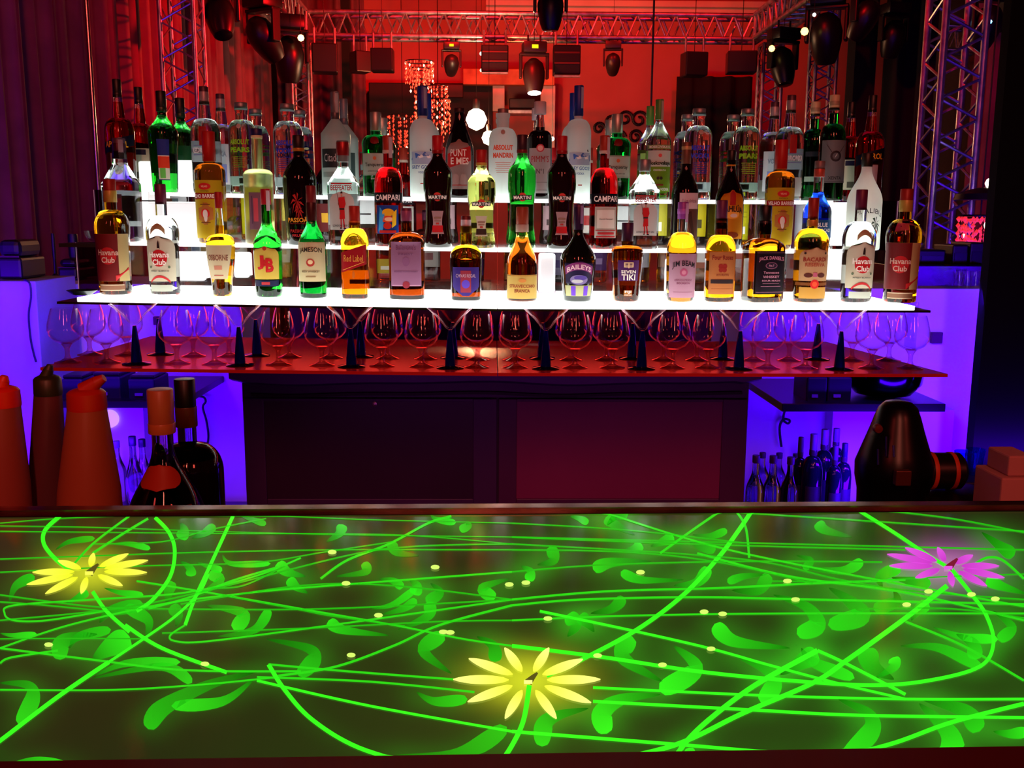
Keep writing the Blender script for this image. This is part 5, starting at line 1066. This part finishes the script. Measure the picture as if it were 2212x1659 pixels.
colmesh('vine_lines', items, scr, CZ+.0006)['label'] = 'bright green vine lines'
items = []
for i, (q, w_) in enumerate(leaves):
    big = w_ > 30
    L, R = ribbon(q, lambda t, w_=w_: w_*((.03+.97*(t/.72)**.85) if t < .72 else math.sqrt(max(0, 1-((t-.72)/.28)**2.2)))); hi = .55+.35*((i*37) % 10)/10
    if q[0].x > 1300 and q[0].y > 1350: hi = min(1, hi*1.25)
    items.append((L, R, lambda t, e, hi=hi: gcol(hi*(.17+.83*t**.8))))
colmesh('leaves', items, scr, CZ+.0004)['label'] = 'curling green leaves'
def flower(cu, tips, w_, col, tipc, name, dark):
    items = []; c = Vector(cu)
    for t_ in tips:
        t_ = Vector(t_); a = c.lerp(t_, .26); q = [a.lerp(t_, k/10) for k in range(11)]
        fore = .55+.45*abs((t_-c).normalized().y); ww = w_
        L, R = ribbon(q, lambda t: ww*max(.0, math.sin(PI*min(1, .05+.95*t)))**.62 if 0 < t < 1 else ww*.12)
        items.append((L, R, lambda t, e: tuple(col[k]*(1-t)+tipc[k]*t for k in range(3))))
    o = colmesh(name, items, scr, CZ+.0009)
    q = [c+Vector((0, 5)), c+Vector((10, -6)), c+Vector((20, -16))]; L, R = ribbon(crom(q, 5), lambda t: 14*(1-t)+4)
    colmesh('flower_centre', [(L, R, lambda t, e: dark)], o, CZ+.0011)
    L, R = ribbon([c+Vector((-9, 4)), c+Vector((9, 4))], lambda t: 8); colmesh('flower_eye', [(L, R, lambda t, e: tipc)], o, CZ+.0012)
    return o
Lh = lambda a: H1(*a); Rh = lambda a: H2(*a)
flower(Lh((385, 308)), [Lh(t) for t in ((640,260),(635,313),(530,370),(350,405),(195,405),(115,365),(140,312),(250,262),(405,228),(555,232))], 15, (.95, 1.0, .02), (1.0, 1.0, .10), 'yellow_flower', (.10, .09, .01))['label'] = 'yellow flower on the curtain side'
flower(Rh((70, 778)), [Rh(t) for t in ((382,775),(342,876),(192,945),(-30,945),(-192,872),(-254,775),(-187,685),(-32,638),(160,638),(306,688))], 20, (1.1, 1.15, .05), (1.3, 1.3, .28), 'yellow_flower', (.10, .09, .01))['label'] = 'large yellow flower nearest the guests'
flower(Rh((1885, 285)), [Rh(t) for t in ((2105,285),(2128,336),(2052,372),(1905,374),(1742,336),(1630,284),(1620,234),(1698,206),(1838,204),(1992,238))], 15, (.62, .04, .60), (.80, .10, .78), 'magenta_flower', (.20, .01, .03))['label'] = 'magenta flower'
items = []
for pts, Hf in (([(210,625),(885,708),(1517,670),(1915,570),(1945,572),(1495,360),(1635,498),(1880,290),(1435,225),(2200,365)], H1),
                ([(60,357),(555,312),(155,512),(830,483),(910,492),(860,643),(650,712),(370,672),(1190,350),(1225,430),(1800,395),(1705,452),(1985,408),(2088,427)], H2)):
    for p in pts:
        c = Vector(Hf(*p)); L, R = ribbon([c+Vector((x, 0)) for x in (-9.5, -7, -3, 0, 3, 7, 9.5)], lambda t: 10*math.sqrt(max(0.02, 1-(2*t-1)**2))); colmesh('glow_dot', [(L, R, lambda t, e: (.72, 1.0, .16))], scr, CZ+.0013)
# frame of the screen, front and body
def cbox(name, u0, u1, v0, v1, z0, z1, m):
    mb = MB(); cs = [cpt(u0, v1, z0), cpt(u1, v1, z0), cpt(u1, v0, z0), cpt(u0, v0, z0), cpt(u0, v1, z1), cpt(u1, v1, z1), cpt(u1, v0, z1), cpt(u0, v0, z1)]
    mb.add([L2(c) for c in cs], [(0,3,2,1),(4,5,6,7),(0,1,5,4),(1,2,6,5),(2,3,7,6),(3,0,4,7)]); return mb.build(name, m, bar)
BRASS = noisy('brushed_rim_metal', '#6a4034', '#b08878', 9, .22, 0, .9, (1, 6, 1))
cbox('rear_rim', 0, lenx, -.012, .008, CZ-.03, CZ+.006, BRASS)
cbox('rim_bead', 0, lenx, .008, .020, CZ-.004, CZ+.001, mat('dark_rim', '#1a0c08', .3, .4))
cbox('front_rim', 0, lenx, SV+.001, SV+.05, CZ-.03, CZ+.0015, mat('front_rim_red', '#48080c', .35))
cbox('screen_tray', .002, lenx-.002, -.008, SV+.04, CZ-.06, CZ-.031, BLACK)
cbox('screen_bed', .002, lenx-.002, .010, SV, CZ-.031, CZ-.0045, BLACK)
cbox('bar_front', .01, lenx-.01, SV-.06, SV, 0.0, CZ-.061, noisy('bar_front_lacquer', '#20080c', '#2c0c10', 2, .4))
cbox('bar_back', .01, lenx-.01, .06, .10, 0.0, CZ-.061, BLACK)

# ------------------------------------------------------------ the hall beyond
struct('floor', MB().box((-6, -2.5, -.05), (8, 14.0, 0)), noisy('dark_floor', '#140d10', '#1e1417', 1.5, .35))
struct('wall_back', MB().box((-6, 13.0, 0), (8, 13.15, 5.4)), noisy('red_plaster', '#a0584e', '#b0645a', 1.1, .8, .15))
struct('wall_left', MB().box((-4.05, -2.5, 0), (-3.9, 14.0, 5.4)), noisy('side_plaster', '#584846', '#60504c', 1.1, .8))
struct('wall_right', MB().box((5.6, -2.5, 0), (5.75, 14.0, 5.4)), noisy('side_plaster', '#584846', '#60504c', 1.1, .8))
struct('ceiling', MB().box((-6, -2.5, 5.4), (8, 14.0, 5.5)), noisy('ceiling_paint', '#2c2626', '#342c2c', 1, .9))
# cornice ledge high on the back wall
mb = MB(); a = P(1050, 8, 12.8); b = P(1730, 8, 12.8); mb.box((a.x, -.1, -.035), (b.x, .2, .035)); mb.box((a.x, -.02, -.09), (b.x, .2, -.035)); o = struct('trim_2', mb, noisy('cornice_plaster', '#c8b8b0', '#d8c8c0', 2, .6)); o.location = (0, 12.8, a.z)
# curtains
CURT = noisy('curtain_velvet', '#5c3440', '#6c3e4a', 6, .9, .1)
def drape(path, z0, z1, fold, amp, seed, m, label, name='stage_curtain'):
    rnd = random.Random(seed); pts = [Vector(p) for p in path]; L = [0]
    for a, b in zip(pts[:-1], pts[1:]): L.append(L[-1]+(b-a).length)
    n = int(L[-1]/fold*9); vs = []; fs = []; ph = 0; rows = 7
    phs = []; am = []
    for i in range(n+1):
        ph += 2*PI/9*rnd.uniform(.75, 1.25); phs.append(ph); am.append(1+.35*math.sin(ph*.31+seed))
    for j in range(rows+1):
        t = j/rows
        for i in range(n+1):
            s_ = L[-1]*i/n
            k = max(q for q in range(len(pts)-1) if L[q] <= s_+1e-9); u = (s_-L[k])/(L[k+1]-L[k]); p = pts[k].lerp(pts[k+1], u); d = (pts[k+1]-pts[k]).normalized(); nn = Vector((-d.y, d.x))
            q = p+nn*amp*am[i]*(math.sin(phs[i])*(1.1-.3*t)+.3*math.sin(2*phs[i]+t*1.5)); vs.append((q.x, q.y, z0+(z1-z0)*t))
    for j in range(rows):
        for i in range(n): a = j*(n+1)+i; fs.append((a, a+1, a+n+2, a+n+1))
    mb = MB(); mb.add(vs, fs, 0, True); cx, cy_ = pts[0].x, pts[0].y
    mb.v = [(x-cx, y-cy_, z) for x, y, z in mb.v]
    o = mb.build(name, m, None, 180); o.location = (cx, cy_, 0); mo = o.modifiers.new('cloth_thickness', 'SOLIDIFY'); mo.thickness = .006
    return tag(o, label, 'curtain')
c0 = P(-60, 470, 4.4); c1 = P(330, 470, 7.0); c2 = P(620, 470, 12.2)
drape([(c0.x, 4.4), (c1.x-.12, 7.0), (c2.x-.15, 12.0)], .02, 5.2, .17, .055, 3, CURT, 'tall pleated curtain running back along the side, turning from violet to red')
drape([(c2.x-.1, 12.35), (P(795, 470, 12.5).x, 12.5)], .02, 5.2, .2, .06, 5, CURT, 'red pleated curtain on the back wall behind the frosted grey gin')
rc0 = P(1890, 470, 9.0); rc1 = P(2075, 470, 8.6); rc2 = P(2260, 470, 7.2)
drape([(rc1.x, 8.6), (rc2.x, 7.4)], .02, 5.2, .16, .05, 9, CURT, 'dim red pleated curtain behind the truss tower beside the column')
BLKV = noisy('black_velvet', '#0a0708', '#100a0c', 4, .95)
drape([(P(1885, 470, 9.4).x, 9.4), (P(1995, 470, 9.2).x, 9.2)], .02, 5.2, .2, .06, 11, BLKV, 'black pleated curtain between the red wall and the truss tower')
# black column / speaker tower near (1855, 50..)
a = P(1836, 300, 9.0); b = P(1882, 300, 9.0); o = MB().box((a.x, 0, 0), (b.x, .2, 4.6)).build('trim_3', BLKV); o.location = (0, 9.0, 0); o['kind'] = 'structure'
# dark curtain shadow on the red wall, put in as a black drape
a = P(1470, 150, 12.4); b = P(1628, 330, 12.4)
drape([(a.x, 12.6), (b.x, 12.6)], .02, P(1500, 165, 12.6).z, .25, .05, 15, BLKV, 'black pleated drape hanging before the red wall behind the vodka bottles')
# metal pole with bright highlights beside the curtain
a = P(186, 0, 4.9); b = P(206, 430, 4.9)
mb = MB(); mb.tube((a.x, 4.9, 0), (a.x, 4.9, 5.3), .011, 12); o = mb.build('steel_pole', mat('polished_pole', '#d0b0b0', .18, 1.)); tag(o, 'thin shiny steel pole standing before the dark violet curtain', 'pole')
# ------------------------------------------------------------ trusses
def truss(p, q, w_, label, n=None, tri=False, up=Vector((0, 0, 1)), name='lighting_truss', tr=.024):
    p = Vector(p); q = Vector(q); d = (q-p).normalized(); s_ = d.cross(up)
    if s_.length < .1: s_ = d.cross(Vector((0, 1, 0)))
    s_.normalize(); t_ = s_.cross(d).normalized(); L = (q-p).length; n = n or max(2, int(round(L/(w_*1.05))))
    r = empty(name, p, 0, label, 'truss'); cs = [(-1, -1), (1, -1), (1, 1), (-1, 1)]
    off = [(s_*a+t_*b)*(w_/2) for a, b in cs]; dl = q-p
    for o_ in off: MB().tube(o_, o_+dl, tr, 10).build('chord', ALU, r)
    for k in range(4):
        mb = MB(); a, b = off[k], off[(k+1) % 4]
        for i in range(n):
            x0 = dl*(i/n); xm = dl*((i+.5)/n); x1 = dl*((i+1)/n); mb.tube(a+x0, b+xm, tr*.42, 6); mb.tube(b+xm, a+x1, tr*.42, 6)
        for e in (0, 1): mb.tube(a+dl*e, b+dl*e, tr*.8, 8)
        mb.build('lattice', ALU, r)
    return r
TDp = 10.8
a = P(648, 50, TDp); b = P(1640, 68, TDp); tz = (a.z+b.z)/2; w0 = .235
truss((a.x, TDp, tz), (b.x, TDp, tz), w0, 'long horizontal box truss lit red across the back of the hall', 24)
truss((b.x+.02, TDp-.2, tz), (b.x-.02, 5.2, tz+.02), w0, 'box truss running towards the viewer from the column-side corner', 26)
truss((a.x-.02, TDp-.2, tz), (a.x+.02, 5.6, tz), w0, 'box truss running towards the viewer above the curtain', 26)
truss((a.x, TDp, 0), (a.x, TDp, tz-.16), .17, 'slim vertical truss below the curtain-side corner of the long truss', 18, tr=.017)
truss((P(1656, 300, TDp).x, TDp, 0), (P(1656, 300, TDp).x, TDp, tz-.16), .20, 'vertical truss below the column-side corner of the long truss', 16, tr=.02)
truss((P(1768, 300, 9.8).x, 9.8, 0), (P(1768, 300, 9.8).x, 9.8, 4.4), .20, 'vertical truss second from the corner, before the red wall', 22, tr=.018)
truss((P(368, 200, 6.9).x+.10, 6.9, 0), (P(368, 200, 6.9).x+.10, 6.9, 4.8), .22, 'vertical truss standing before the pleated curtain', 20, tr=.016)
truss((P(2047, 300, 5.9).x, 5.9, 0.0), (P(2047, 300, 5.9).x, 5.9, 4.6), .235, 'large near truss tower beside the black column, half blue half red', 20, tr=.021)
a2 = P(2040, 85, 10.0); b2 = P(2230, 96, 9.6); truss((a2.x, 10.0, a2.z), (min(b2.x+.6, 5.45), 9.7, b2.z), .22, 'short horizontal truss behind the truss tower', 9, tr=.02)
truss((a.x+.15, 8.0, tz), (b.x-.15, 8.0, tz), w0, 'box truss crossing the hall overhead, above the top edge of the picture', 24)
# ------------------------------------------------------------ stage lamps
def moving_head(loc, tilt, pan, s, label, lit=None, disp=False, m=None):
    m = m or BLACKM; r = empty('moving_head_lamp', loc, pan, label, 'stage lamp', 'moving head stage lamps'); r.scale = (s, s, s)
    mb = MB(); mb.box((-.15, -.13, -.13), (.15, .13, 0), 0, .015); mb.tube((-.08, 0, 0), (-.08, 0, .09), .012); mb.tube((.08, 0, 0), (.08, 0, .09), .012); b = mb.build('base', m, r); MB().tube((0, 0, 0), (0, 0, (5.4-loc[2])/s), .004, 5).build('safety_cable', BLACK, r)
    if disp: MB().box((-.045, -.134, -.09), (.035, -.129, -.045)).build('display', mat('lamp_display', '#a0c020', .4, emit='#b8e010', es=1.3), b)
    mb = MB(); mb.box((-.19, -.05, -.45), (-.155, .05, -.13), 0, .012); mb.box((.155, -.05, -.45), (.19, .05, -.13), 0, .012); mb.box((-.19, -.06, -.165), (.19, .06, -.13), 0, .01); mb.build('yoke', m, r)
    c, q = math.cos(tilt), math.sin(tilt)
    mb = MB(); mb.lathe([(.05, -.24), (.09, -.235), (.115, -.17), (.14, -.05), (.145, .04), (.12, .14), (.06, .2), (.02, .21)], 28)
    mb.v = [(x, y*c-z*q, y*q+z*c-.40) for x, y, z in mb.v]; h = mb.build('lamp_head', m, r)
    mb = MB(); mb.lathe([(.001, -.243), (.075, -.243), (.085, -.240), (.086, -.236)], 24); mb.v = [(x, y*c-z*q, y*q+z*c-.40) for x, y, z in mb.v]
    mb.build('lens', mat('lens_lit_%s' % lit[0], '#ffffff', .3, emit=lit[0], es=lit[1]) if lit else mat('lens_dark', '#1a1018', .08), h)
    return r
HR = mat('lamp_body_plum', '#241012', .4)
def at(px, py, D): return P(px, py, D)
moving_head(at(975, 92, 10.7), .9, .1, .55, 'moving head lamp with green display under the long truss, near the chandelier', None, True, HR)
moving_head(at(1154, 92, 10.2), -.22, .1, .78, 'large moving head lamp pointing down with a bright white lens', ('#ffffff', 9), True, HR)
moving_head(at(1325, 90, 10.7), .8, -.1, .55, 'moving head lamp under the long truss above the green gin', None, False, HR)
def flood(px, py, D, w_, h_, pan, label, bars=True):
    p = at(px, py, D); r = empty('flood_lamp', p, pan, label, 'stage lamp', 'flood lamps under the long truss'); W_, H_ = w_*D/F/2, h_*D/F
    MB().box((-W_, -.1, -H_), (W_, .1, 0), 0, .012).build('housing', BLACKM, r)
    if bars:
        mb = MB(); mb.box((-W_*.92, -.108, -H_*.30), (W_*.92, -.1, -H_*.24)); mb.box((-W_*.92, -.112, -H_*.66), (W_*.92, -.1, -H_*.60)); mb.build('grille_bar', mat('grille_red_metal', '#6a3434', .3, .8), r)
        MB().box((-W_*.95, -.15, -H_*1.12), (W_*.95, -.09, -H_*1.07)).build('lower_flap', ALU, r)
    mb = MB(); mb.tube((-W_*.8, 0, 0), (-W_*.8, 0, .16), .012, 8); mb.tube((W_*.8, 0, 0), (W_*.8, 0, .16), .012, 8); mb.build('hanger', ALU, r); MB().tube((0, 0, 0), (0, 0, 5.4-p.z), .004, 5).build('safety_cable', BLACK, r); return r
flood(701, 96, 10.4, 52, 58, .15, 'dark flood lamp under the curtain-side end of the long truss', False)
flood(778, 112, 10.5, 34, 42, .5, 'dark flood lamp turned sideways, beside the first one', False)
flood(826, 106, 10.6, 46, 46, .0, 'dark flood lamp hanging beside the red curtain', False)
flood(1069, 100, 10.6, 56, 52, .0, 'slotted flood lamp between two moving heads')
flood(1224, 100, 10.6, 56, 58, -.0, 'slotted flood lamp before the bare red wall')
flood(1500, 114, 10.6, 48, 48, .15, 'dark flood lamp before the red wall under the long truss', False)
flood(1602, 112, 10.6, 60, 44, -.1, 'dark flood lamp beside the column-side vertical truss', False)
moving_head(at(470, -62, 7.2), -.5, .5, .72, 'big dark moving head lamp nearest the viewer above the curtain', None)
moving_head(at(566, -12, 8.2), .75, -.6, .82, 'dark moving head lamp second above the curtain', None)
moving_head(at(622, 34, 9.4), .15, .3, .92, 'dark moving head lamp third above the curtain', None)
moving_head(at(1694, 62, 9.6), -.3, .35, .82, 'dark moving head lamp with warm tip beside the corner of the long truss', None)
moving_head(at(1790, -20, 8.4), .35, -.4, .90, 'dark moving head lamp with warm tip above the second vertical truss', None)
moving_head(at(1872, -40, 7.6), .6, .5, .66, 'dark moving head lamp above the black tower', None)
moving_head(at(2138, -32, 6.4), .5, .2, .62, 'dark moving head lamp above the truss tower, nearest the column', None)
moving_head(at(1190, -66, 7.0), 0, 0, .62, 'black moving head lamp hanging from the top edge of the picture', None)
moving_head(at(1934, 8, 8.8), .3, .2, .7, 'dark moving head lamp before the black curtain', None)
moving_head(at(2125, 118, 9.5), .2, .1, .6, 'dim moving head lamp under the short truss behind the tower', None)
def bulb(px, py, D, r_, col, es, label, cat='lamp'):
    p = at(px, py, D); mb = MB(); mb.lathe([(r_*.05, -r_), (r_*.7, -r_*.7), (r_, 0), (r_*.7, r_*.7), (r_*.3, r_*.95)], 20)
    r = empty('lamp', p, 0, label, cat); mb.build('bulb', mat('bulb_%s_%g' % (col, es), '#ffffff', .3, emit=col, es=es), r)
    mb = MB(); mb.lathe([(r_*.32, r_*.9), (r_*.35, r_*1.7), (r_*.2, r_*1.9)], 16); mb.tube((0, 0, r_*1.8), (0, 0, 5.4-p.z), .0025, 5); mb.build('socket', BLACK, r)
bulb(1029, 258, 10.0, .105, '#fff6c0', 60, 'dazzling yellow-white lamp, upper of two, beside the black vermouth bottle')
bulb(1056, 298, 9.6, .068, '#fff0b0', 50, 'dazzling yellow-white lamp, lower of two, beside the orange-lettered vodka')
bulb(2140, 396, 5.2, .028, '#fff4d0', 14, 'round white lamp shining before the dim curtain beside the column')
bulb(650, 82, 9.2, .030, '#ffd880', 5, 'small warm light at the tip of the third lamp above the curtain')
bulb(1667, 105, 9.4, .030, '#ffd060', 5, 'small warm light at the corner of the long truss')
bulb(1738, 68, 8.2, .032, '#ffd060', 5, 'small warm light beside the second vertical truss')
bulb(1040, 116, 11.6, .022, '#ffe0c8', 5, 'small white point of light under the long truss, upper one')
bulb(1040, 152, 11.6, .020, '#ffc890', 4, 'small warm point of light under the long truss, lower one')
bulb(1193, 300, 10, .022, '#ffe0d0', 7, 'small white point of light beside the red capsule of the dark vermouth')
bulb(1759, 32, 7.7, .014, '#ffffff', 4, 'tiny white light on the lamp above the second vertical truss')
bulb(2139, 47, 6.2, .012, '#70c8ff', 4, 'tiny blue light on the lamp nearest the column')
bulb(2166, 428, 4.6, .008, '#a0d8ff', 6, 'tiny bluish light below the round white lamp')
bulb(2147, 590, 3.9, .010, '#ffffff', 4, 'tiny white light on the blue counter beside the column')
for (px, py, D, pw) in ((1042, 280, 9.6, 110),):
    d = bpy.data.lights.new('flash_lamp', 'POINT'); d.energy = pw; d.color = (1, .35, .15); d.shadow_soft_size = .12; o = bpy.data.objects.new('flash_lamp', d); C.objects.link(o); o.location = at(px, py, D)
# chandeliers: crystal strings on rings
XTAL = mat('crystal', '#ffb0a0', .08, .0, trans=.5, ior=1.5, emit='#ff3818', es=.35); XL_ = mat('crystal_glint', '#ffffff', .2, emit='#ffc8a0', es=5)  # red glow and bright glints put into the crystals as emission
def chandelier(px, py, D, tiers, label, seed):
    rnd = random.Random(seed); p = at(px, py, D); r = empty('chandelier', p, 0, label, 'chandelier')
    mb = MB(); ms_ = MB(); fr = MB()
    for (rad, z0, z1, n) in tiers:
        for i in range(24): a0, a1 = 2*PI*i/24, 2*PI*(i+1)/24; fr.tube((rad*math.cos(a0), rad*math.sin(a0), z0), (rad*math.cos(a1), rad*math.sin(a1), z0), .006, 5)
        for i in range(n):
            a0 = 2*PI*i/n+rnd.random()*.2; x, y = rad*math.cos(a0), rad*math.sin(a0); ln = (z0-z1)*rnd.uniform(.6, 1); k = 0; z = z0
            while z > z0-ln:
                s_ = rnd.uniform(.005, .014); tgt = ms_ if rnd.random() < .05 else mb
                tgt.add([(x, y, z), (x+s_, y, z-.016), (x, y+s_, z-.016), (x-s_, y, z-.016), (x, y-s_, z-.016), (x, y, z-.034)], [(0,1,2),(0,2,3),(0,3,4),(0,4,1),(5,2,1),(5,3,2),(5,4,3),(5,1,4)]); z -= rnd.uniform(.03, .075)
    fr.tube((0, 0, max(t[1] for t in tiers)), (0, 0, 5.4-p.z), .004, 6); fr.build('frame', BLACKM, r)
    o = mb.build('crystal_strings', XTAL, r); o['kind'] = 'stuff'; o = ms_.build('crystal_glints', XL_, r); o['kind'] = 'stuff'
chandelier(906, 160, 10.2, [(.14, .12, -.10, 22), (.10, .05, -.16, 16), (.05, -.05, -.6, 8)], 'crystal chandelier hanging below the long truss, higher of two', 1)
chandelier(946, 215, 9.4, [(.09, .12, -.10, 16), (.11, .0, -.35, 16), (.05, -.2, -.7, 7)], 'crystal chandelier beside the blue capsule bottle, lower of two', 2)
chandelier(870, 300, 11.2, [(.16, .25, -.4, 14), (.05, .1, -.7, 6)], 'dim string chandelier behind the squat green gin', 4)
chandelier(2118, 466, 5.0, [(.10, .0, -.22, 30), (.07, -.01, -.25, 18)], 'red-lit glass string lamp beside the black column under the round lamp', 6)
p = at(2118, 436, 5.0); mb = MB(); mb.lathe([(.13, 0), (.12, .03), (.06, .05), (.02, .06)], 28); o = mb.build('lamp_canopy', BLACK); o.location = (p.x, 5.0, p.z+.01); tag(o, 'black round canopy over the red-lit string lamp', 'lamp')
# lit panels on the hall's back wall
def wpanel(pa, pb, D, dep, m, label, cat='panel', name='wall_panel'):
    a = P(*pa, D); b = P(*pb, D); cx = (a.x+b.x)/2; o = MB().box((a.x-cx, 0, b.z-a.z), (b.x-cx, dep, 0), 0, .01).build(name, m); o.location = (cx, D, a.z); return tag(o, label, cat)
PALE = noisy('pale_panel', '#e8d8cc', '#c8b0a4', 4, .6); ORP = noisy('orange_lit_stone', '#d88858', '#a85c3c', 5, .7); DKP = mat('dark_doorway', '#1a0a0a', .7)  # orange light on the lintel is put into its colour
wpanel((796, 178), (1064, 430), 12.7, .1, DKP, 'dark doorway opening behind the chandeliers', 'doorway')
wpanel((1000, 148), (1198, 184), 12.5, .15, ORP, 'orange-lit stone lintel behind the large moving head', 'lintel')
wpanel((1064, 184), (1090, 240), 12.6, .12, PALE, 'pale speckled wall slab on the chandelier side of the projector niche')
wpanel((1168, 184), (1197, 430), 12.6, .12, PALE, 'tall pale speckled wall slab behind the white-labelled cup bottle')
wpanel((1100, 212), (1156, 234), 12.3, .2, BLACK, 'black projector in the niche between pale wall slabs', 'projector', 'projector')
wpanel((1086, 236), (1164, 246), 12.2, .3, ALU, 'pale bracket shelf under the black projector', 'shelf', 'wall_bracket')
wpanel((930, 182), (1000, 210), 12.55, .1, noisy('dark_red_panel', '#4a2020', '#5a2828', 3, .7), 'dark red lintel over the chandeliers')
# iron scroll ornament
pc = at(1335, 268, 12.975); r = empty('iron_ornament', pc, 0, 'dark curled wrought iron ornament on the red wall above the green gin', 'ornament')
for i, (dx, dz_, rad) in enumerate(((-.22, -.05, .07), (-.08, .02, .08), (.08, .06, .09), (.24, .05, .10), (.02, -.14, .07), (.2, -.14, .08))):
    mb = MB(); q = []
    for k in range(26): t = k/25*2.6*PI; rr = rad*(1-.75*k/25); q.append((dx+rr*math.cos(t), 0, dz_+rr*math.sin(t)))
    mb.path([(x*1.13, y, z*1.13) for x, y, z in q], .018, 6); mb.build('scroll', mat('wrought_iron', '#160a0a', .5, .4), r)
# dark line added for the mirror seam
a = P(1413, 0, 6.0); b = P(1410, 300, 6.0); mb = MB(); mb.tube((a.x, 6, 1.6), (a.x, 6, 5.3), .006, 6); tag(mb.build('seam_line', BLACK), 'thin black wire hanging from the ceiling behind the green-capped vodka', 'wire')
a = P(736, 0, 11.6); o = MB().box((a.x-.05, 0, 0), (a.x+.05, .1, 4.0)).build('trim_4', BLKV); o.location = (0, 11.9, 0); o['kind'] = 'structure'
